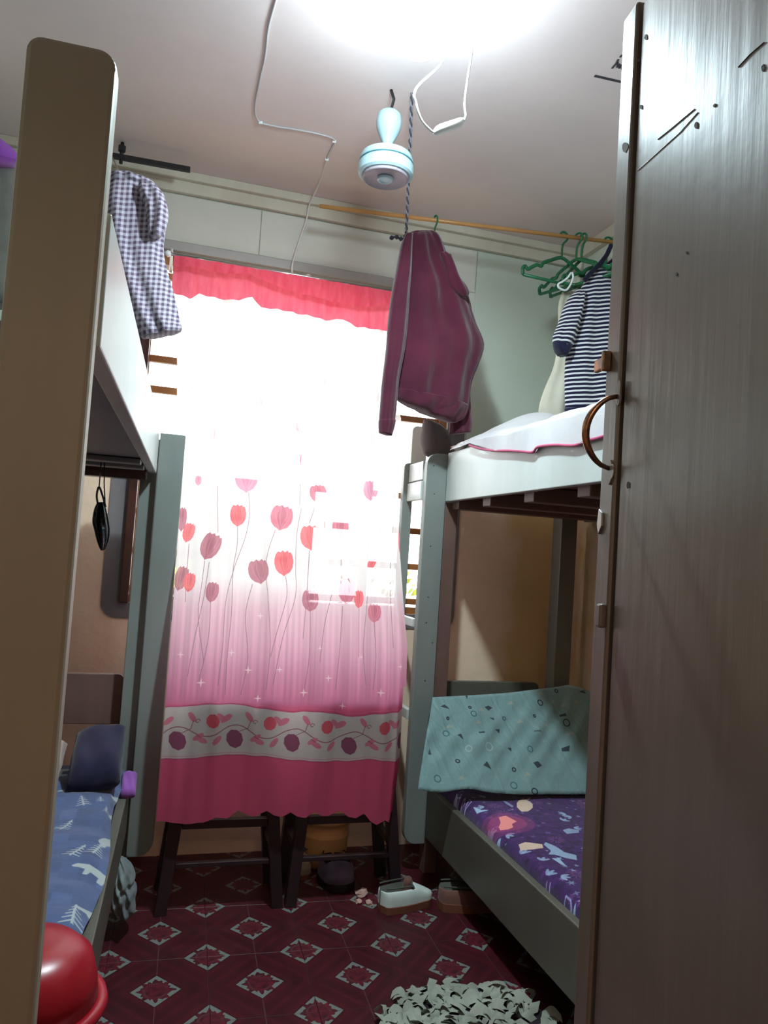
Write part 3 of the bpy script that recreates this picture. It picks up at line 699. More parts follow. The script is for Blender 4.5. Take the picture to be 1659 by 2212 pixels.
outl = [(905, 1722), (912, 1650), (930, 1585), (936, 1505), (1000, 1503), (1080, 1498), (1150, 1490), (1200, 1484), (1232, 1480), (1262, 1486), (1300, 1500)]
top_l = [onP(*q) for q in [(934, 1506), (1010, 1502), (1090, 1497), (1150, 1490), (1200, 1484), (1234, 1480), (1270, 1492), (1310, 1512)]]
bot_l = [onP(*q) for q in [(902, 1705), (950, 1712), (1010, 1704), (1060, 1712), (1120, 1716), (1180, 1716), (1240, 1716), (1310, 1716)]]
top_s, bot_s = spline(top_l, 6), spline(bot_l, 6); m = len(top_s)
b = B(); uvl = b.loops.layers.uv.verify(); nv = 26; G = {}
for side in (0, 1):
    for i in range(m):
        for j in range(nv+1):
            t = j/nv; p = bot_s[i].lerp(top_s[i], t); e = min(t, 1-t)*2; ee = min(i/(m-1), 1)*3
            th = .036*math.sqrt(max(0, 1-(1-min(e*1.8, 1))**2))*min(1, math.sqrt(max(0, 1-(1-min(ee*1.5, 1))**2)))
            w = .009*math.sin(i*.5+j*.22) + .006*math.sin(i*1.1-j*.35) + .004*math.sin(i*.3+j*.9)
            G[side, i, j] = b.verts.new(p + (pn*(w*e) if side == 0 else -pn*(th*2)))
for side in (0, 1):
    for i in range(m-1):
        for j in range(nv):
            q = [G[side, i, j], G[side, i+1, j], G[side, i+1, j+1], G[side, i, j+1]]; b.faces.new(q if side == 0 else q[::-1])
bmesh.ops.remove_doubles(b, verts=b.verts, dist=.0008)
be = [e for e in b.edges if e.is_boundary]; bmesh.ops.bridge_loops(b, edges=be) if False else bmesh.ops.holes_fill(b, edges=be)
bmesh.ops.recalc_face_normals(b, faces=b.faces[:])
setuv(b, lambda p: ((uvP(p)[0]-.95)/.92, (uvP(p)[1]+.08)/.74))
q_ = O('quilt', b, qm, smooth=True); tag(q_, 'mint green quilt with dark triangles and rings at the head of the right lower bunk', 'quilt')

# upper right bunk: mattress, sheet, cushions
WSH = cloth('white_cotton', (196, 190, 190), (182, 176, 178)); PKH = cloth('pink_overlock_thread', (196, 90, 120), (170, 70, 104))
MFL = cloth('red_patterned_cloth', (150, 100, 104), (200, 196, 196))
bm = quilt_box(PX+.032, 1.835, 1.0, 2.92, 1.567, 1.735, .05, puff=.0)
m_ = O('mattress', bm, MFL, smooth=True); tag(m_, 'mattress on the right upper bunk, under a white sheet', 'mattress')
hem = [at(px, py, 0, PX-.010) for px, py in [(1016, 963), (1040, 971), (1070, 975), (1100, 975), (1130, 977), (1153, 978), (1165, 967), (1200, 963), (1244, 964), (1268, 954), (1295, 948), (1330, 935), (1365, 912)]]
def hemz(y): return float(np.interp(y, [p.y for p in hem[::-1]], [p.z for p in hem[::-1]]))
yN, yX = hem[-1].y, 2.93
def fsheet(s, t):
    yy = yN + (yX-yN)*s; hz = min(hemz(yy), 1.735)
    # t 0..1 : inner edge -> over the rail -> hem
    path = [(1.80, 1.775), (1.5, 1.785), (1.25, 1.78), (PX+.02, 1.762), (PX-.006, 1.742), (PX-.011, hz)]
    q = t*(len(path)-1); k = min(int(q), len(path)-2); f = q-k
    X = path[k][0]*(1-f)+path[k+1][0]*f; Z = path[k][1]*(1-f)+path[k+1][1]*f
    Z += .006*math.sin(yy*14+X*9)*(1 if k < 3 else .2); X += -.004*(math.sin(yy*31)+.5*math.sin(yy*57))*(1 if k >= 3 else 0) - .002
    # rise over the pillow at the far end
    bump = math.exp(-((yy-2.72)/.20)**2)*math.exp(-((X-1.42)/.20)**2)*.115; Z += bump
    return (X, yy, Z)
sh = thing('bed_sheet', 'white sheet with pink overlocked edge draped over the right upper bunk rail', 'sheet', (1.3, 2.2, 1.74))
O('sheet_cloth', cloth_grid(120, 50, fsheet, lambda s, t, p: (s, t)), WSH, sh, smooth=True)
O('hem_stitching', tube(B(), spline([Vector((PX-.014, p.y, min(p.z, 1.742)+.002)) for p in hem[::-1]], 6), .0045, 6), PKH, sh, smooth=True)
pl = B(); sec = []
for k in range(15):
    t = k/14; w = math.sin(PI*min(max(t, .02), .98))**.4; sec.append(((1.22+.52*t, 2.76, 1.86-.01*abs(t-.5)), (0, .17*w, 0), (0, 0, .062*w)))
DCU = cloth('dark_grey_cushion', (104, 92, 92), (86, 76, 78))
def pillow(c, a, b_, th, m, name, label, cat='pillow', n=18):
    """a, b_: half edge vectors; th: thickness"""
    a, b_ = Vector(a), Vector(b_); nn = a.cross(b_).normalized(); bb_ = B(); G = {}
    for sd in (1, -1):
        for i in range(n+1):
            for j in range(n+1):
                u, v = 2*i/n-1, 2*j/n-1; pin = 1-.07*(u*u*v*v)**.5-.05*(1-u*u)*abs(v)-.05*(1-v*v)*abs(u)
                h = ((1-u**4)*(1-v**4))**.5*th/2*(1+.08*math.sin(5*u+3*v))
                G[sd, i, j] = bb_.verts.new(Vector(c)+a*u*pin+b_*v*pin+nn*h*sd)
    for sd in (1, -1):
        for i in range(n):
            for j in range(n):
                q = [G[sd, i, j], G[sd, i+1, j], G[sd, i+1, j+1], G[sd, i, j+1]]; bb_.faces.new(q if sd > 0 else q[::-1])
    bmesh.ops.remove_doubles(bb_, verts=bb_.verts, dist=.0005); bmesh.ops.recalc_face_normals(bb_, faces=bb_.faces[:])
    o = O(name, bb_, m, smooth=True); tag(o, label, cat); return o
pillow((1.135, 3.12, 1.80), (.075, .04, -.02), (.0, .02, .085), .09, DCU, 'cushion', 'dark grey cushion standing against the post at the window end of the upper right bunk', 'cushion')
o = O('cover_fold', box(B(), PX+.0, PX+.01, 2.76, 2.94, 1.738, 1.739), MFL) if False else None
# red patterned blanket corner peeping out under the sheet
b = loft(B(), [((PX+.012, 2.80+.14*k/8, 1.752+.006*math.sin(k)), (.018, 0, 0), (0, 0, .016*math.sin(PI*(k+.6)/9.2))) for k in range(9)], 14)
o = O('blanket', b, MFL, smooth=True); tag(o, 'small fold of red patterned blanket beside the top of the right bunk post', 'blanket')

# left lower bunk
LIL = cloth('lilac_cotton', (150, 90, 170), (130, 76, 150)); NAVY = cloth('navy_patterned_cotton', (32, 30, 52), (50, 44, 66)); 
bc = Canvas(-.85, .05, .9, 2.95, 560, (74, 88, 124))
nz = rng.normal(0, 1, (bc.h//24+2, bc.w//24+2)); nz = np.kron(nz, np.ones((24, 24)))[:bc.h, :bc.w]; bc.a *= (1+.05*nz[..., None])
WTE = (160, 166, 166)
def fir(x_, y_, s, a):
    def tf(u, v): return (x_+s*(u*math.cos(a)-v*math.sin(a)), y_+s*(u*math.sin(a)+v*math.cos(a)))
    bc.poly([tf(-.07, -1), tf(.07, -1), tf(.05, 1), tf(-.05, 1)], WTE)
    for k in range(5):
        v = -.7+k*.38; w = .62-.11*k
        for sg in (-1, 1): bc.poly([tf(0, v+.10), tf(sg*w, v-.16), tf(sg*w*.95, v-.24), tf(0, v-.06)], WTE)
def bear(x_, y_, s, a):
    def tf(u, v): return (x_+s*(u*math.cos(a)-v*math.sin(a)), y_+s*(u*math.sin(a)+v*math.cos(a)))
    bc.poly([tf(*q) for q in [(-1, .1), (-.8, .35), (-.3, .42), (.3, .5), (.8, .45), (.95, .1), (.9, -.55), (.6, -.55), (.55, -.1), (.1, -.1), (.05, -.5), (-.2, -.5), (-.25, -.02), (-.6, .02), (-.95, -.02)]], WTE)
def lz(px, py): p = atZ(px, py, .50); return p.x, p.y
for px, py, s, a in [(198, 1678, .035, -.3), (178, 1733, .035, .2), (217, 1728, .02, .1), (168, 1838, .04, -.4), (210, 1828, .04, -.2), (160, 1972, .045, 0), (230, 1745, .02, 0), (143, 1782, .04, -.3)]: x_, y_ = lz(px, py); fir(x_, y_, s, a)
for px, py, s, a in [(160, 1710, .05, .2), (194, 1872, .045, -.3), (158, 2022, .055, .4), (246, 1800, .06, 1.2), (250, 1745, .03, 1.2), (195, 1950, .03, .5), (262, 1705, .04, 1.0), (190, 2070, .04, 1.2)]: x_, y_ = lz(px, py); bear(x_, y_, s, a)
for k in range(26):
    x_, y_ = random.uniform(-.8, -.25), random.uniform(.95, 2.8); (fir if k % 2 else bear)(x_, y_, .045, random.random()*6)
bim = bc.image('blue_blanket_print')
blm = Mat('blue_printed_fleece', (92, 112, 158), .95, .1, sheen=.3); c = tex(blm, bim); blm.base(c); blm.bump(blm.noise(10, 4)*2, .6, .005)
bm = quilt_box(-.79, -.034, 1.0, 2.86, .297, .475, .05, puff=.003)
m_ = O('mattress', bm, LIL, smooth=True); bmesh  # world frame built in the bunk's own frame
m_.matrix_world = Ml; tag(m_, 'lilac mattress on the left lower bunk under a blue blanket', 'mattress')
def fbl(s, t):
    yy = 1.0+1.82*s; path = [(-.78, .492), (-.4, .50), (-.1, .503), (-.045, .496), (-.016+.012*math.sin(yy*7), .470)]
    q = t*(len(path)-1); k = min(int(q), len(path)-2); f = q-k
    X = path[k][0]*(1-f)+path[k+1][0]*f; Z = path[k][1]*(1-f)+path[k+1][1]*f + .004*math.sin(yy*19+X*13)+.003*math.sin(yy*41)
    if s < .02: Z -= 0
    return (X, yy, Z)
b = cloth_grid(90, 40, fbl, lambda s, t, p: (0, 0)); bmesh.ops.transform(b, matrix=Ml, verts=b.verts); setuv(b, lambda p: ((p.x+.85)/.90, (p.y-.9)/2.05))
g = bmesh.ops.solidify(b, geom=b.faces[:], thickness=.006) if False else None
o = O('blanket', b, blm, smooth=True); tag(o, 'blue blanket printed with white fir trees and bears on the left lower bunk', 'blanket')
pillow((-.135, 2.66, .575), (.085, .01, .01), (.0, .13, .06), .12, NAVY, 'pillow', 'navy blue patterned pillow against the far post of the left lower bunk')
pillow((-.35, 2.62, .565), (.12, .0, .0), (.0, .16, .03), .10, cloth('beige_pillow_cotton', (176, 150, 140)), 'pillow', 'beige pillow beside the navy pillow on the left lower bunk')
pillow((-.032, 2.70, .475), (.026, 0, 0), (0, .06, .02), .05, LIL, 'cushion', 'small lilac cushion squeezed between blue blanket and far left post', 'cushion')
# red basin upside down at the bed edge
RED = Mat('red_plastic', (206, 22, 36), .32, .5); RED.base(RED.mix(RED.ramp(RED.noise(5), .3, .7), (166, 22, 36), (138, 16, 28))); RED.bump(RED.noise(8), .05)
rs = thing('basin', 'bright red plastic basin turned upside down at the foot of the left lower bunk', 'basin', (-.160, 1.40, .505))
O('bowl', lathe(B(), [(0, .115), (.05, .113), (.085, .105), (.108, .085), (.118, .05), (.122, .018), (.116, .018), (.112, .05), (.10, .08), (0, .108)], (-.160, 1.40, .505), 48), RED, rs, smooth=True)
O('rim', lathe(B(), [(.120, .018), (.136, .016), (.139, .006), (.135, 0), (.122, .002), (.120, .018)], (-.160, 1.40, .505), 48), RED, rs, smooth=True)

# ================================================================== DOOR
DX = .592
DTH = math.radians(7.5); DPV = Vector((DX, .936, 0))
MD = Matrix.Translation(DPV) @ Matrix.Rotation(-DTH, 4, 'Z') @ Matrix.Translation(-DPV); MDi = MD.inverted()
def D_(bm): bmesh.ops.transform(bm, matrix=MD, verts=bm.verts); return bm
dr = S('door_1', D_(box(B(), DX, DX+.035, .02, .884, 0.01, 2.083, .003)), DOORP)
S('edge_stile', D_(box(B(), DX-.004, DX+.035, .893, .936, 0.01, 2.095, .004)), DOORP, dr)
S('door_core', D_(box(B(), DX+.008, DX+.030, .884, .893, 0.01, 2.075)), DKW, dr)
# chips and scratches in the paint
CHP = Mat('bare_chipped_wood', (84, 72, 66), .8, .1)
def onD(px, py, off=0):
    n_ = MD.to_3x3() @ Vector((1, 0, 0)); p0_ = MD @ Vector((DX-off, .936, 0)); r = ray(px, py); return MDi @ (CAM + r*((p0_-CAM).dot(n_)/r.dot(n_)))
chips = [(1648, 147, 4, 8), (1503, 272, 4, 8), (1385, 232, 3, 6), (1461, 592, 3, 4), (1483, 545, 3, 3), (1357, 1048, 4, 8), (1395, 80, 4, 6), (1378, 130, 4, 5), (1350, 316, 7, 12), (1543, 228, 3, 4)]
for px, py, rx, ry in chips:
    c0 = onD(px, py, .0006); n = 9; pts = []
    for k in range(n):
        a = 2*PI*k/n; rr = random.uniform(.7, 1.15); p = onD(px+math.cos(a)*rx*rr, py+math.sin(a)*ry*rr, .0045 if c0.y > .892 else .0006); pts.append(p)
    S('paint_chip', D_(prism(B(), pts, (.0006, 0, 0))), CHP, dr)
def dline(pts, r): return D_(tube(B(), [onD(px, py, .0002) for px, py in pts], r, 5))
S('scratch', dline([(1421, 301), (1450, 278), (1500, 236)], .0006), CHP, dr)
S('ridge', dline([(1378, 368), (1420, 330), (1470, 285), (1507, 243)], .0005), DOORP, dr)
S('scratch', dline([(1595, 145), (1620, 118), (1650, 92)], .0008), CHP, dr)
h0, h1 = onD(1340, 855, .004), onD(1322, 1012, .004)
pts = []
for k in range(25):
    t = k/24; p = h0.lerp(h1, t); bul = math.sin(PI*t)**.55*.040; pts.append(Vector((DX-.006-bul, p.y+.004, p.z)))
hd = S('door_handle', D_(tube(B(), pts, [.0032+.0022*math.sin(PI*k/24) for k in range(25)], 10)), BRASS, dr, smooth=True, label='curved copper pull handle')
def plate(c, up):
    P = []
    for k in range(18):
        a = 2*PI*k/18; r = 1+.22*math.cos(3*a)*up; P.append((c.x, c.y+math.cos(a)*.009*r, c.z+math.sin(a)*.016*r))
    return prism(B(), P, (-.003, 0, 0), .0006)
for c0, up in ((onD(1338, 850, .004), 1), (onD(1322, 1020, .004), -1)): S('end_plate', D_(plate(c0, up)), DOORP, hd)
c0 = onD(1314, 785, .004); bm = B(); box(bm, c0.x-.010, c0.x-.002, c0.y-.004, c0.y+.026, c0.z-.009, c0.z+.009, .002); box(bm, c0.x-.014, c0.x+.0, c0.y-.012, c0.y-.005, c0.z-.014, c0.z+.015, .0025)
S('door_latch', D_(bm), BRASS, dr, label='copper latch tongue')
c0 = onD(1300, 1127, .004); S('catch_plate', D_(prism(B(), [(c0.x, c0.y+.004, c0.z+.018), (c0.x, c0.y-.006, c0.z+.012), (c0.x, c0.y-.007, c0.z-.006), (c0.x, c0.y+.002, c0.z-.018), (c0.x, c0.y+.008, c0.z-.004)], (-.004, 0, 0), .0008)), STEEL, dr)
c0 = onD(1305, 1330, .004); S('stub', D_(box(B(), c0.x-.010, c0.x+.0, c0.y-.008, c0.y+.006, c0.z-.016, c0.z+.016, .003)), DOORP, dr)

# ================================================================== CEILING FAN, BULB, CABLES
FC = (.628, 2.385)
fan = thing('ceiling_fan', 'bladeless pale blue ceiling fan hub hanging near the lamp', 'fan', (FC[0], FC[1], 2.85))
O('hook', tube(B(), [(FC[0], FC[1], 2.85), (FC[0]+.012, FC[1], 2.82), (FC[0]+.006, FC[1], 2.79), (FC[0], FC[1], 2.77)], .005, 6), BLACK, fan, smooth=True)
O('canopy', lathe(B(), [(.0, .775-.0), (.028, .772), (.040, .760), (.043, .735), (.040, .712), (.028, .685), (.018, .665), (.017, .62), (0, .62)], (FC[0], FC[1], 2.0), 36), FANP, fan, smooth=True)
mo = O('motor', lathe(B(), [(.0, .628), (.06, .627), (.083, .620), (.089, .606), (.089, .598), (.086, .594), (.086, .592), (.091, .588), (.093, .572), (.091, .556), (.084, .550), (0, .550)], (FC[0], FC[1], 2.0), 48), FANP, fan, smooth=False)
O('cover', lathe(B(), [(.078, .549), (.076, .541), (.072, .540), (.068, .545), (.032, .546), (0, .546)], (FC[0], FC[1], 2.0), 48), FAND, fan, smooth=True)
O('cap', lathe(B(), [(.028, .545), (.026, .537), (.020, .535), (.017, .539), (.008, .538), (0, .538)], (FC[0], FC[1], 2.0), 32), FANP, fan, smooth=True)
O('groove', lathe(B(), [(.0872, .5975), (.0905, .5965), (.0905, .5945), (.0872, .5935), (.0872, .5975)], (FC[0], FC[1], 2.0), 48), Mat('teal_line', (96, 150, 160), .4), fan)

bx, by, bz = BULB_POS
lm = Mat('glowing_bulb', (255, 255, 255)); em = lm.nt.nodes.new('ShaderNodeEmission'); em.inputs[0].default_value = (.72, .93, 1.0, 1)
BR = .075
em.inputs[1].default_value = BULB_W/(4*PI*PI*BR*BR)*1.0; lm.nt.links.new(em.outputs[0], lm.out.inputs[0])
bl = thing('light_bulb', 'glaring white LED bulb hanging just under the ceiling with a cord', 'bulb', BULB_POS)
bm = B(); bmesh.ops.create_uvsphere(bm, u_segments=24, v_segments=16, radius=BR, matrix=Matrix.Translation(BULB_POS)); O('globe', bm, lm, bl, smooth=True)
al = bpy.data.lights.new('bulb_light', 'AREA'); al.shape = 'DISK'; al.size = .10; al.energy = DOWN_W; al.color = (.72, .93, 1.0)
ao = bpy.data.objects.new('bulb_light', al); COL.objects.link(ao); ao.location = (bx, by, bz-BR-.004)
O('socket', lathe(B(), [(0, .125), (.03, .125), (.03, .09), (.026, .070), (0, .070)], BULB_POS, 20), PLASW, bl, smooth=True)
cp = [Vector(BULB_POS)+Vector((.035, -.0, .06))] + [atY(px, py, 1.82) for px, py in [(962, 120), (900, 190), (899, 225), (912, 262), (936, 287)]]
O('cord', tube(B(), spline(cp, 8), .0032, 8), PLASW, bl, smooth=True)
O('cord', tube(B(), [Vector(BULB_POS)+Vector((0, 0, .10)), Vector((bx, by, ZC))], .0032, 8), PLASW, bl, smooth=True)
cp = [atY(px, py, 1.82) for px, py in [(999, 266), (1006, 250), (1004, 220), (1012, 160), (1020, 100), (1016, 60)]] + [Vector((.68, 1.80, 2.848))]
O('cord', tube(B(), spline(cp, 8), .0032, 8), PLASW, bl, smooth=True)
s0, s1 = atY(937, 284, 1.82), atY(1001, 263, 1.82)
O('cord_switch', loft(B(), [(s0.lerp(s1, t), Vector((0, .011, 0))*w, Vector((0, 0, .013))*w) for t, w in [(0, .45), (.05, .8), (.15, 1), (.5, 1), (.85, 1), (.95, .8), (1, .45)]], 20, power=.6), PLASW, bl, smooth=True)

cab = thing('electric_cable', 'white cable running across the ceiling and down to the curtain', 'cable', tuple(atZ(560, 200, 2.85)))
cpts = [(610, -60), (596, 0), (580, 60), (573, 120), (560, 180), (551, 235), (560, 262), (590, 272), (640, 280), (690, 290), (722, 302), (714, 325), (706, 342)]
O('ceiling_run', tube(B(), spline([atZ(px, py, ZC-.003) for px, py in cpts], 6), .0036, 6), Mat('grey_white_cable', (200, 194, 196), .5), cab, smooth=True)
wp = [atZ(706, 342, ZC-.003), atZ(690, 395, ZC-.003), Vector((atY(668, 448, 3.24).x, 3.24, 2.80)), atY(662, 474, 3.265), atY(640, 540, 3.27), atY(631, 575, 3.25), atY(634, 594, 3.24), atY(650, 600, 3.24), atY(668, 594, 3.24), atY(680, 612, 3.20)]
O('wall_run', tube(B(), spline(wp, 8), .0036, 6), Mat('white_cable', (226, 216, 212), .5), cab, smooth=True)
for px, py in ((563, 262), (722, 303), (706, 342)): 
    p = atZ(px, py, ZC); O('cable_clip', box(B(), p.x-.007, p.x+.007, p.y-.004, p.y+.004, ZC-.010, ZC, .001), PLASW, cab)

# clothes rail and rope
RZ = 2.70; ra, rb_ = atZ(690, 445, RZ), atZ(1345, 526, RZ); rb2 = rb_ + (rb_-ra)*.0
rb2 = ra + (rb_-ra)*((XR-.001-ra.x)/(rb_.x-ra.x))
GOLD = painted('varnished_cane', (196, 142, 84), (170, 118, 66), .3)
rr = O('hanging_pole', tube(B(), [ra, rb2], .0085, 12), GOLD, smooth=True); tag(rr, 'thin golden wooden pole under the ceiling that carries the hangers', 'pole')
def rodpt(px): 
    t0, t1 = 0, 1
    d = rb2-ra
    for _ in range(40):
        t = (t0+t1)/2; p = ra+d*t; c = R.transposed() @ (p-CAM); X = W/2+FPX*c.x/-c.z
        if X < px: t0 = t
        else: t1 = t
    return p
kn = atY(877, 514, 2.86); ct = atZ(890, 200, ZC)
rp = thing('rope', 'thin dark twisted rope hanging from the ceiling beside the fan hub', 'rope', tuple(ct))
for ph in (0, PI):
    pts = []
    for k in range(220):
        t = k/219; p = ct.lerp(kn, t); a = t*95+ph; pts.append(p+Vector((math.cos(a)*.0032, math.sin(a)*.0032, 0)))
    O('strand', tube(B(), pts, .0034, 5), ROPE if ph == 0 else cloth('grey_rope_strand', (150, 148, 160), (110, 108, 120)), rp, smooth=True)
O('tail', tube(B(), spline([kn, atY(866, 516, 2.86), atY(855, 512, 2.86), atY(842, 515, 2.86)], 6), [.007+.003*math.sin(k*1.3) for k in range(19)], 7), ROPE, rp, smooth=True)
O('knot', loft(B(), [(kn+Vector((0, 0, dz)), (r, 0, 0), (0, r, 0)) for dz, r in ((-.016, .004), (-.008, .011), (0, .009), (.008, .012), (.016, .005))], 12), ROPE, rp, smooth=True)

# ------------------------------------------------------------------ hangers
def hanger_mesh(parent, m, loc_from=True):
    """built in the parent's own frame: pole at the origin, hanger in the local xz plane"""
    hk = [(0.0, 0, -.10), (0, 0, -.05), (.006, 0, -.03), (.022, 0, -.012), (.024, 0, .006), (.012, 0, .018), (-.004, 0, .017), (-.014, 0, .006)]
    O('hook', tube(B(), spline(hk, 5), .0048, 7), m, parent, local=True, smooth=True)
    sh_ = [(-.185, 0, -.205), (-.19, 0, -.180), (-.178, 0, -.168), (-.165, 0, -.178), (-.15, 0, -.168), (-.12, 0, -.150), (-.10, 0, -.152), (-.09, 0, -.135), (-.05, 0, -.115), (0, 0, -.095)]
    full = sh_ + [(-p[0], 0, p[2]) for p in sh_[-2::-1]]
    O('shoulder_bar', tube(B(), spline(full, 4), .0055, 7, ry=.008), m, parent, local=True, smooth=True)
    O('trouser_bar', tube(B(), [(-.185, 0, -.205), (.185, 0, -.205)], .0055, 7, ry=.007), m, parent, local=True, smooth=True)
p = rodpt(1216)
h1_ = thing('clothes_hanger', 'green plastic hanger, leftmost of the empty ones, bar turned toward the window', 'hanger', tuple(p), .10, 'empty green hangers on the pole')
hanger_mesh(h1_, HGR)
h2_ = dup(h1_, tuple(rodpt(1247)), -1.15, 'green plastic hanger second from the window among the empty ones', 'empty green hangers on the pole')
h3_ = dup(h1_, tuple(rodpt(1258)), -1.35, 'green plastic hanger bunched right against the striped shirt', 'empty green hangers on the pole')
jp = rodpt(940)
h4_ = dup(h1_, tuple(jp), -1.0, 'green plastic hanger inside the maroon jacket'); 
if 'group' in h4_: del h4_['group']
h4_.scale = (.5, 1, 1)
wl = O('white_loop', tube(B(), spline([atY(px, py, 2.80) for px, py in [(1236, 588), (1238, 600), (1232, 616), (1222, 627), (1208, 622), (1206, 614), (1216, 608), (1226, 600), (1234, 589)]], 6), .0045, 7), PLASW, smooth=True)
tag(wl, 'small white plastic loop dangling from the green hangers', 'loop')

# ------------------------------------------------------------------ garments
def folds(a1, k1, a2=0, k2=0, ph=0):
    return lambda t, w: a1*math.sin(k1*w+ph+3*t) + a2*math.sin(k2*w-2*t)
MAR = Mat('maroon_fleece', (112, 40, 66), .95, .1, sheen=.3); c = MAR.mix(MAR.ramp(MAR.noise(5, 4), .35, .65), (86, 33, 50), (70, 27, 42)); MAR.base(c); MAR.bump(MAR.noise(7, 3, (1.5, 1.5, .5))*3+MAR.noise(300, 1)*.3, .6, .006); MAR.translucent(c, .12)
JY = 2.80
jk = thing('jacket', 'maroon zip jacket hanging from the pole in front of the curtain', 'jacket', tuple(atY(940, 510, JY)))
body = [(499, 893, 938), (503, 884, 944), (512, 874, 950), (530, 868, 958), (560, 864, 968), (590, 860, 984), (620, 856, 1000), (660, 852, 1014), (700, 848, 1028), (745, 848, 1045), (790, 850, 1032), (828, 852, 1018), (850, 852, 1012, 880), (858, 854, 1000, 905), (862, 858, 978, 912)]
O('torso', loft(B(), rows(body, JY, [.01, .02, .035, .045, .05, .055, .06, .06, .06, .06, .06, .058, .055, .05, .045], 4), 72, fold=lambda t, w: .13*math.sin(7*w+4*t)+.09*math.sin(13*w-6*t)+.10*math.sin(9*t*PI+3*w)*t+.06*math.sin(23*t+5*w)), MAR, jk, smooth=True)
slv = [(505, 876, 892), (530, 866, 890), (580, 856, 888), (640, 845, 884), (700, 838, 880), (755, 834, 874), (820, 826, 862), (880, 821, 856), (905, 819, 853), (910, 818, 854), (925, 818, 851), (934, 819, 846, 941)]
O('sleeve', loft(B(), rows(slv, JY-.055, [.015, .03, .04, .04, .038, .036, .033, .03, .028, .03, .028, .024], 4), 40, fold=folds(.10, 4, .06, 9)), MAR, jk, smooth=True)
slv = [(560, 958, 970), (620, 975, 1002), (655, 990, 1014), (700, 990, 1024), (745, 990, 1043), (790, 985, 1032), (830, 978, 1016), (870, 974, 1015), (910, 972, 1019), (938, 970, 1016, 934)]
O('sleeve', loft(B(), rows(slv, JY+.045, .035, 4), 40, fold=folds(.10, 4, .06, 9, 1)), MAR, jk, smooth=True)
hd_ = [(545, 950, 966), (556, 952, 976), (575, 958, 984), (598, 962, 993), (620, 970, 1008), (633, 985, 1013), (642, 1000, 1010)]
O('hood', loft(B(), rows(hd_, JY-.05, [.008, .02, .025, .028, .025, .02, .01], 4), 32, fold=folds(.15, 5)), MAR, jk, smooth=True)
O('hem_band', loft(B(), rows([(840, 852, 1010, 876), (850, 853, 1004, 890), (860, 855, 990, 910), (868, 866, 978, 914)], JY-.006, [.058, .058, .052, .045], 4), 72, fold=folds(.10, 7, .06, 13)), MAR, jk, smooth=True)
zp = [atY(877, 521, JY-.062), atY(876, 600, JY-.072), atY(874, 690, JY-.075), atY(868, 760, JY-.072)]
O('zip', tube(B(), spline(zp, 6), .002, 5), STEEL, jk, smooth=True)
# striped shirt
stm = Mat('navy_and_white_stripes', (60, 60, 80), .9, .1, sheen=.15)
x, y, z = stm.coord('UV'); wv = (y/.0178 + .1*(x*30).sin()).frac(); c = stm.mix(wv.lt(.42), (30, 28, 52), (206, 204, 206)); stm.base(c); stm.bump(stm.noise(7, 3)*2, .5, .005)
NAV = cloth('navy_jersey', (32, 30, 56), (24, 22, 44))
SY = 2.74
ss = thing('striped_shirt', 'navy and white striped short-sleeved shirt hanging at the door', 'shirt', tuple(atY(1300, 560, SY)))
tr = [(572, 1288, 1345), (590, 1276, 1362), (610, 1262, 1378), (635, 1250, 1392), (660, 1240, 1398), (700, 1232, 1400), (760, 1224, 1402), (800, 1221, 1403), (850, 1221, 1404), (884, 1222, 1405)]
O('torso', loft(B(), rows(tr, SY, [.012, .03, .045, .055, .06, .06, .06, .06, .06, .06], 4), 72, fold=folds(.10, 8, .07, 15)), stm, ss, smooth=True)
O('hem', loft(B(), rows([(882, 1221, 1405), (904, 1221, 1405)], SY, .061, 3), 72, fold=lambda t, w: .10*math.sin(8*w+3)+.07*math.sin(15*w-2)), NAV, ss, smooth=True)
sl = [(628, 1244, 1262), (645, 1228, 1262), (670, 1217, 1258), (700, 1206, 1250), (727, 1195, 1240, 738), (742, 1197, 1232, 752)]
O('sleeve', loft(B(), rows(sl, SY-.03, [.02, .035, .04, .04, .036, .034], 4), 40, fold=folds(.12, 5, .05, 9)), stm, ss, smooth=True)
O('cuff', loft(B(), rows([(738, 1196, 1234, 750), (752, 1199, 1228, 762), (764, 1207, 1222, 770)], SY-.03, [.037, .035, .03], 4), 40, fold=folds(.12, 5, .05, 9)), NAV, ss, smooth=True)
O('collar', tube(B(), spline([atY(px, py, SY-.03) for px, py in [(1262, 606), (1276, 590), (1292, 574), (1304, 560), (1312, 548), (1320, 530)]], 6), [.010]*31, 8), NAV, ss, smooth=True)
O('collar', tube(B(), spline([atY(px, py, SY+.02) for px, py in [(1285, 605), (1302, 596), (1308, 580), (1318, 570), (1330, 560)]], 6), .012, 8), NAV, ss, smooth=True)
h5_ = dup(h1_, tuple(rodpt(1312)), -.15, 'green plastic hanger inside the striped shirt')
if 'group' in h5_: del h5_['group']
# pale garment behind
CRM = cloth('cream_cotton', (214, 208, 190), (196, 190, 172))
cg = O('cream_garment', loft(B(), rows([(560, 1240, 1262), (600, 1228, 1260), (650, 1208, 1258), (700, 1206, 1256), (760, 1203, 1254), (800, 1194, 1252), (840, 1177, 1250), (880, 1165, 1250), (905, 1166, 1250), (918, 1176, 1244)], 2.94, [.01, .015, .02, .025, .03, .035, .04, .04, .035, .02], 4), 48, fold=folds(.2, 4, .1, 9)), CRM, smooth=True)
tag(cg, 'cream cotton garment hanging behind the striped shirt, against the wall', 'garment')
tube_b = tube(B(), spline([rodpt(1262)+Vector((0, 0, .008)), atY(1258, 545, 2.93), atY(1250, 566, 2.94)], 6), .004, 6); O('hanging_loop', tube_b, CRM, cg, smooth=True)

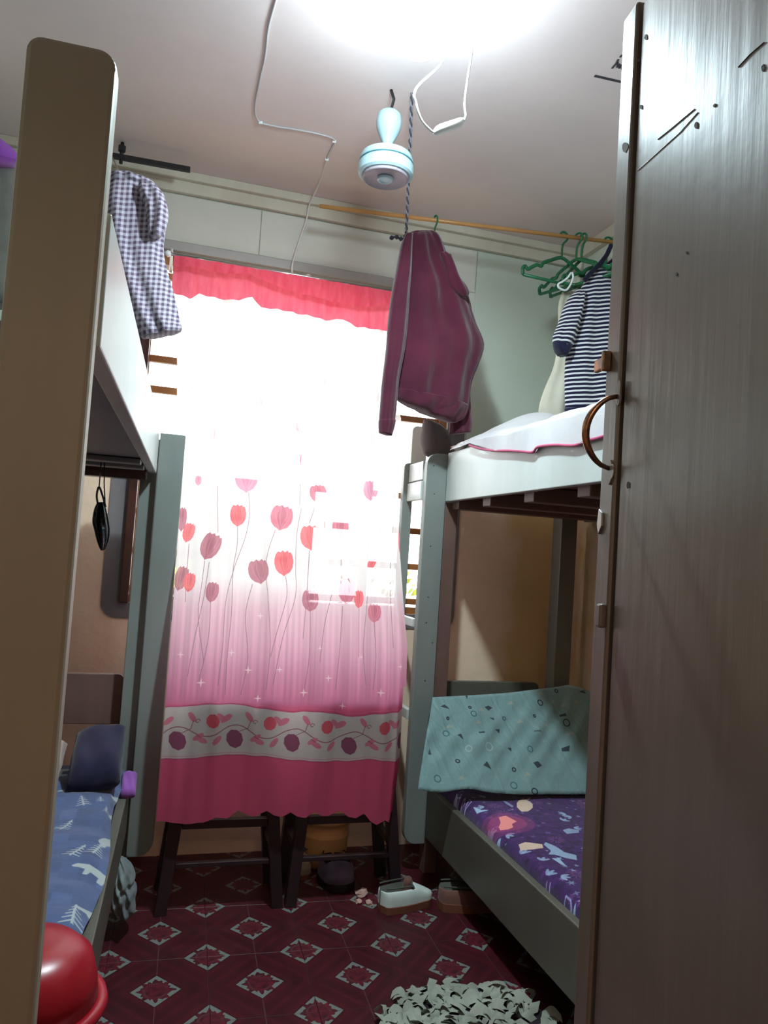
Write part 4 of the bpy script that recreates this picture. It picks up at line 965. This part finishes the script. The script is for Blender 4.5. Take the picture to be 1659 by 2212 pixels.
# gingham shirt and its black bracket, left
gg = Mat('purple_grey_gingham', (120, 110, 130), .9, .1, sheen=.15)
x, y, z = gg.coord('UV'); q = .0165
ga = ((x/q).frac().lt(.5)); gb = ((y/q).frac().lt(.5)); s2 = (ga+gb)*.5
c = gg.mix(s2, (188, 178, 190), (94, 78, 98)); gg.base(c); gg.bump(gg.noise(7, 3)*2, .5, .005); gg.translucent(c, .15)
GY = 2.52
gs = thing('gingham_shirt', 'purple-grey gingham shirt hanging above the left upper bunk beside the window', 'shirt', tuple(atY(280, 380, GY)))
gt = [(380, 236, 300), (392, 225, 330), (415, 215, 346), (440, 208, 358), (470, 210, 362), (500, 214, 358), (530, 222, 354), (560, 232, 356), (600, 243, 366), (650, 262, 380), (690, 280, 388), (715, 296, 393, 708), (730, 306, 391, 716)]
O('torso', loft(B(), rows(gt, GY, [.02, .04, .055, .06, .06, .055, .05, .045, .045, .045, .045, .045, .04], 4), 64, fold=folds(.14, 6, .08, 11)), gg, gs, smooth=True)
gsl = [(395, 300, 330), (415, 300, 350), (440, 312, 360), (470, 318, 364), (495, 320, 358), (512, 326, 348)]
O('sleeve', loft(B(), rows(gsl, GY-.06, [.015, .03, .035, .035, .03, .02], 4), 32, fold=folds(.2, 5)), gg, gs, smooth=True)
O('collar', loft(B(), rows([(372, 240, 276), (382, 236, 300), (392, 238, 312)], GY-.03, [.015, .03, .02], 4), 32, fold=folds(.3, 6)), gg, gs, smooth=True)
bk = thing('ceiling_bracket', 'black square bar bracket fixed under the ceiling above the gingham shirt', 'bracket', tuple(atZ(264, 320, ZC)))
b0, b1 = atZ(262, 340, 2.79), atZ(411, 367, 2.79)
ex = (b0-b1); b0e = b0 + ex*.35
def beam(A, C, w, h):
    d = (C-A).normalized(); s_ = d.cross(Vector((0, 0, 1))).normalized(); u_ = s_.cross(d)
    b_ = B(); P = [A+s_*w/2*i+u_*h/2*j for i, j in ((-1, -1), (1, -1), (1, 1), (-1, 1))]; return prism(b_, P, C-A, .0015)
O('bar', beam(b0e, b1, .018, .020), BLACK, bk)
O('bolt', tube(B(), [b0+Vector((0, 0, -.025)), Vector((b0.x, b0.y, ZC))], .007, 8), BLACK, bk, smooth=True)
O('bracket_nut', lathe(B(), [(0, -.012), (.014, -.012), (.014, .012), (0, .012)], b0+Vector((0, 0, .035)), 6), BLACK, bk)
O('bolt', tube(B(), [b0e+Vector((0, 0, -.02)), Vector((b0e.x, b0e.y, ZC))], .007, 8), BLACK, bk, smooth=True)
# the shirt's hanger wire up to the bar
O('hanger_hook', tube(B(), spline([atY(256, 378, GY), atY(254, 365, 2.6), b0e.lerp(b0, .6)+Vector((0, -.01, .0)), b0e.lerp(b0, .6)+Vector((0, .008, .016))], 6), .003, 6), STEEL, gs, smooth=True)
# purple cloth far left
pu = O('purple_garment', loft(B(), rows([(298, -60, -8), (306, -80, 8), (322, -90, 28), (340, -92, 42), (352, -90, 45)], 2.7, [.02, .05, .06, .06, .05], 4), 40, fold=folds(.12, 7)), cloth('violet_cotton', (150, 84, 176), (126, 64, 156)), smooth=True)
tag(pu, 'violet cloth hung at the far left edge beside the near post', 'garment')
cgar = O('grey_coat', loft(B(), rows([(346, -90, 40), (370, -100, 50), (450, -100, 56), (560, -100, 60), (660, -96, 62)], 2.78, [.03, .05, .06, .06, .05], 4), 40, fold=folds(.12, 7)), cloth('olive_grey_wool', (116, 114, 106), (96, 94, 88)), smooth=True)
tag(cgar, 'olive grey coat hanging below the violet cloth at the far left', 'coat')
wirep = thing('coat_wire', 'thin wire with a hook that holds the violet cloth and grey coat', 'wire', (-.7, 2.78, 2.85))
O('wire_hook', tube(B(), spline([atY(-30, 352, 2.78), atY(-30, 320, 2.76), atY(-30, 300, 2.74), Vector((atY(-30, 300, 2.74).x, 2.74, ZC))], 5), .003, 6), STEEL, wirep, smooth=True)
# black bag on the left bunk
bg = thing('plastic_bag', 'crumpled black plastic bag hanging under the left upper bunk', 'bag', tuple(atY(220, 1040, 2.5)))
BPL = Mat('black_crinkled_plastic', (30, 34, 38), .25, .6); BPL.bump(BPL.noise(38, 4), 1, .01)
O('bag_body', loft(B(), rows([(1085, 210, 224), (1100, 203, 230), (1125, 199, 236), (1145, 203, 238), (1165, 208, 236), (1182, 214, 230), (1189, 218, 224)], 2.5, [.006, .02, .03, .035, .03, .02, .005], 4), 40, fold=folds(.35, 5, .3, 11)), BPL, bg, smooth=True)
O('bag_handle', tube(B(), spline([atY(212, 1092, 2.5), atY(209, 1070, 2.5), atY(214, 1052, 2.5), atY(222, 1072, 2.5), atY(228, 1095, 2.5)], 6), .0035, 6), BPL, bg, smooth=True)
p0 = atY(214, 1052, 2.5); O('bag_string', tube(B(), [atY(228, 1108, 2.5), atY(225, 1045, 2.5), Vector((atY(222, 1035, 2.5).x, 2.5, 1.535))], .002, 5), BPL, bg, smooth=True)
O('bag_string', tube(B(), [p0, Vector((p0.x, 2.5, 1.535))], .002, 5), BPL, bg, smooth=True)

# ================================================================== TABLES UNDER THE CURTAIN
def table(name, label, xc, x0b, x1b, x0t, x1t):
    t = thing(name, label, 'table', (xc, 2.95, 0), 0, None)
    TY = 2.775; D = .21
    def leg(xb, xt, yy): 
        xt2 = xb + (xt-xb)/.31*.745; w = .021; return prism(B(), [(xb-w, yy, 0), (xb+w, yy, 0), (xt2+w, yy, .745), (xt2-w, yy, .745)], (0, .036, 0), .002), xt2
    tops = []
    for yy in (TY, TY+D):
        for xb, xt in ((x0b, x0t), (x1b, x1t)):
            g, x2 = leg(xb, xt, yy); O('leg', g, DKW, t); tops.append(x2)
    def xat(xb, xt, z): return xb+(xt-xb)/.31*z
    for yy, bars in ((TY+.006, ((.165, .016), (.305, .030), (.70, .04))), (TY+D+.006, ((.70, .04),))):
        for z0, h in bars: O('crossbar', box(B(), xat(x0b, x0t, z0)+.022, xat(x1b, x1t, z0)-.022, yy, yy+.024, z0-h/2, z0+h/2, .002), DKW, t)
    for xb, xt in ((x0b, x0t), (x1b, x1t)):
        x_ = xat(xb, xt, .2); O('stretcher', box(B(), x_-.012, x_+.012, TY+.037, TY+D-.001, .19, .215, .002), DKW, t)
    O('tabletop', box(B(), min(tops)-.035, max(tops)+.035, TY-.02, TY+D+.06, .746, .768, .004), DKW, t)
    return t
table('table', 'dark wooden table under the left half of the curtain', .31, .105, .512, .135, .478)
table('table', 'dark wooden table under the right half of the curtain, over the tan bucket', .75, .560, .965, .582, .925)
bu = thing('bucket', 'tan plastic bucket with lid on the floor behind the right table', 'bucket', (.762, 3.16, 0))
TANP = Mat('tan_plastic', (206, 158, 100), .4); TANP.base(TANP.mix(TANP.ramp(TANP.noise(4), .3, .7), (238, 192, 130), (220, 172, 112))); TANP.bump(TANP.noise(10), .05)
O('pail', lathe(B(), [(0, .0), (.088, .0), (.092, .01), (.097, .12), (.098, .124), (.094, .128), (.100, .175), (0, .175)], (.762, 3.16, 0), 40), TANP, bu, smooth=True)
O('lid', lathe(B(), [(.0, .176), (.106, .176), (.107, .192), (.100, .198), (.085, .205), (.0, .235)], (.762, 3.16, 0), 40), TANP, bu, smooth=True)

# ================================================================== SHOES AND FLOOR THINGS
def shoe(name, label, heel, toe, w, hh, up_m, sole_m, lin_m, sole_h=.018, open_to=.55):
    heel, toe = Vector(heel), Vector(toe); d = toe-heel; Ln = d.length; d.normalize(); s_ = Vector((-d.y, d.x, 0))
    sh_ = thing(name, label, 'shoe', tuple((heel+toe)/2))
    def sec(t):   # half width, height of the upper at t (0 heel, 1 toe)
        wd = w/2*(.72+.38*math.sin(PI*min(1, .15+t*.85))**1.2) if t < .8 else w/2*(.98*math.sqrt(max(0, 1-((t-.72)/.29)**2)))
        wd *= min(1, math.sqrt(max(.02, 1-(1-min(t/.08, 1))**2))); h = hh*(1-.0*t) if t < open_to else hh*(1-.50*((t-open_to)/(1-open_to))**1.2)
        return max(wd, .004), h
    # sole
    P = []
    ts = [k/22 for k in range(23)]
    P = [heel+d*Ln*t+s_*(sec(t)[0]+.004) for t in ts]+[heel+d*Ln*t-s_*(sec(t)[0]+.004) for t in ts[::-1]]
    so = O('sole', prism(B(), [Vector((p.x, p.y, .0)) for p in P], (0, 0, sole_h), .0015), sole_m, sh_)
    b_ = B(); rings = []; n = 22
    for t in ts:
        wd, h = sec(t); c0 = heel+d*Ln*t; ring = []; op = t < open_to
        for k in range(n+1):
            a = PI*k/n; co = math.cos(a); si = math.sin(a)
            zz_ = sole_h+(h-sole_h)*(si**.55); ww = wd*co
            if op and abs(co) < .72:    # opening: keep walls only, floor drops inside
                zz_ = sole_h+.012; ww = wd*.72*math.copysign(1, co)*(abs(co)/.72)*.9
            ring.append(b_.verts.new(c0+s_*ww+Vector((0, 0, zz_))))
        rings.append(ring)
    for A, C in zip(rings, rings[1:]):
        for k in range(n): b_.faces.new((A[k], A[k+1], C[k+1], C[k]))
    b_.faces.new(rings[0]); b_.faces.new(rings[-1][::-1]); bmesh.ops.recalc_face_normals(b_, faces=b_.faces[:])
    low = {v for t, ring in zip(ts, rings) if t < open_to for k, v in enumerate(ring) if abs(math.cos(PI*k/n)) < .72}
    for f in b_.faces:
        if any(v in low for v in f.verts): f.material_index = 1
    O('upper', b_, [up_m, lin_m], sh_, smooth=True)
    # binding around the opening
    pts = []
    for t in [k/10*open_to for k in range(1, 11)]: wd, h = sec(t); pts.append(heel+d*Ln*t+s_*wd*.74+Vector((0, 0, h*.97)))
    q = []
    for t in [k/10*open_to for k in range(1, 11)]: wd, h = sec(t); q.append(heel+d*Ln*t-s_*wd*.74+Vector((0, 0, h*.97)))
    O('binding', tube(B(), spline(pts+q[::-1], 3), .003, 6), lin_m, sh_, smooth=True)
    return sh_
WLE = cloth('white_canvas', (206, 214, 206), (188, 196, 190)); TSO = Mat('tan_rubber_sole', (112, 66, 48), .6); TSO.bump(TSO.noise(60), .3)
GRL = cloth('grey_binding', (84, 84, 76)); BRC = cloth('brown_suede', (120, 82, 72), (98, 64, 58))
s1_ = shoe('slip_on_shoe', 'white canvas slip-on shoe with tan sole beside the right bunk rail', (.872, 2.70, 0), (1.085, 2.745, 0), .085, .090, WLE, TSO, GRL, .027)
O('tongue', loft(B(), [((.985, 2.722, .055+.012*k), (.028*(1-.12*k), .005, 0), (0, .02, .0)) for k in range(5)], 16), BRC, s1_, smooth=True)
shoe('slip_on_shoe', 'brown suede slip-on shoe half in shadow under the right bunk', (1.10, 2.70, 0), (1.325, 2.66, 0), .09, .09, BRC, TSO, GRL, .032)
DPK = cloth('dark_purple_knit', (58, 46, 62), (104, 90, 112)); DSO = Mat('dark_rubber', (30, 20, 26), .6)
shoe('knit_shoe', 'dark purple knitted shoe with toe pointing out from under the right table', (.772, 3.045, 0), (.768, 2.865, 0), .125, .095, DPK, DSO, DSO, .03)
shoe('canvas_shoe', 'beige canvas shoe behind the purple knitted one under the right table', (.618, 3.15, 0), (.652, 2.99, 0), .080, .09, cloth('beige_canvas', (176, 160, 138)), TSO, GRL, .02)
# crumpled wrappers
WRP = Mat('crumpled_paper', (190, 150, 140), .7); WRP.bump(WRP.noise(60), .6, .004)
for k, (px, py, r, lb_) in enumerate([(782, 1928, .022, 'small crumpled paper scrap between the purple shoe and the white shoe'), (798, 1948, .014, 'tiny crumpled scrap nearest to the white shoe heel'), (775, 1945, .012, 'tiny pale scrap in front of the purple shoe')]):
    p = atZ(px, py, .01); bm = B(); bmesh.ops.create_icosphere(bm, subdivisions=2, radius=r, matrix=Matrix.Translation((p.x, p.y, r*.5)))
    for v in bm.verts: v.co += Vector((random.uniform(-1, 1), random.uniform(-1, 1), random.uniform(-1, 1)))*r*.28; v.co.z = max(.001, v.co.z*.8)
    tag(O('paper_scrap', bm, WRP), lb_, 'paper')
# grey bundle under the left bunk
GB = cloth('grey_green_cloth', (132, 142, 140), (84, 84, 92))
g_ = O('cloth_bundle', loft(B(), rows([(1853, 247, 268), (1868, 240, 284), (1890, 236, 293), (1905, 238, 288), (1918, 236, 296), (1940, 236, 292), (1962, 240, 293), (1975, 248, 284)], 2.68, [.02, .05, .07, .07, .08, .08, .07, .04], 4), 60, fold=lambda t, w: .16*math.sin(5*w+9*t)+.12*math.sin(9*w-14*t)+.08*math.sin(30*t+3*w)), GB, smooth=True)
tag(g_, 'grey-green cloth bundle on the floor beside the left bunk rail', 'bundle')
zmin = min((v.co.z for v in g_.data.vertices)); g_.location.z = -zmin if zmin < 0 else 0
# rag mat
rgm = thing('rag_mat', 'shaggy mat of cream fabric strips on the floor in front', 'mat', (.93, 2.05, 0))
mc = Vector((.93, 2.03, 0)); P = [mc+Vector((math.cos(2*PI*k/30)*.235*(1+.04*math.sin(5*k)), math.sin(2*PI*k/30)*.165*(1+.05*math.sin(3*k)), .001)) for k in range(30)]
O('backing', prism(B(), P, (0, 0, .008), .001), cloth('dark_mat_backing', (40, 30, 40)), rgm)
RAG = cloth('cream_jersey_strips', (164, 168, 154), (138, 142, 130)); b = B()
for k in range(200):
    a = random.random()*2*PI; r = math.sqrt(random.random()); c0 = mc+Vector((math.cos(a)*r*.235, math.sin(a)*r*.165, .008))
    da = random.random()*2*PI; ln = random.uniform(.03, .065); hgt = random.uniform(.006, .022); w = random.uniform(.010, .019); d = Vector((math.cos(da), math.sin(da), 0)); s_ = Vector((-d.y, d.x, 0)); prev = None
    tw = random.uniform(-.9, .9)
    for q in range(6):
        t = q/5; c1 = c0+d*ln*t+s_*.012*math.sin(t*4+a)+Vector((0, 0, hgt*math.sin(PI*t*.9)+.002)); rv = (s_*math.cos(tw*t)+Vector((0, 0, 1))*math.sin(tw*t))*w*(1-.3*abs(t-.5))
        e0, e1 = c1-rv, c1+rv; e0.z = max(e0.z, .009); e1.z = max(e1.z, .009)
        cur_ = (b.verts.new(e0), b.verts.new(e1))
        if prev: b.faces.new((prev[0], prev[1], cur_[1], cur_[0]))
        prev = cur_
o = O('pile', b, RAG, rgm, smooth=True); o['kind'] = 'stuff'

# warm fill lamp, unseen, added to brighten the near post and door
hl = thing('corridor_fill_lamp', 'unseen warm fill lamp added in the corridor behind the doorway', 'lamp', (.15, -1.6, 2.5))
wmn = Mat('warm_fill_globe'); em = wmn.nt.nodes.new('ShaderNodeEmission'); em.inputs[0].default_value = (1, .74, .52, 1); em.inputs[1].default_value = HALL_FILL_W/(4*PI*PI*.07**2); wmn.nt.links.new(em.outputs[0], wmn.out.inputs[0])
bm = B(); bmesh.ops.create_uvsphere(bm, u_segments=16, v_segments=10, radius=.07, matrix=Matrix.Translation((.15, -1.6, 2.36))); O('globe', bm, wmn, hl, smooth=True)
O('rose', lathe(B(), [(0, 0), (.05, 0), (.05, -.03), (.02, -.06), (0, -.07)], (.15, -1.6, 2.5), 20), PLASW, hl, smooth=True)
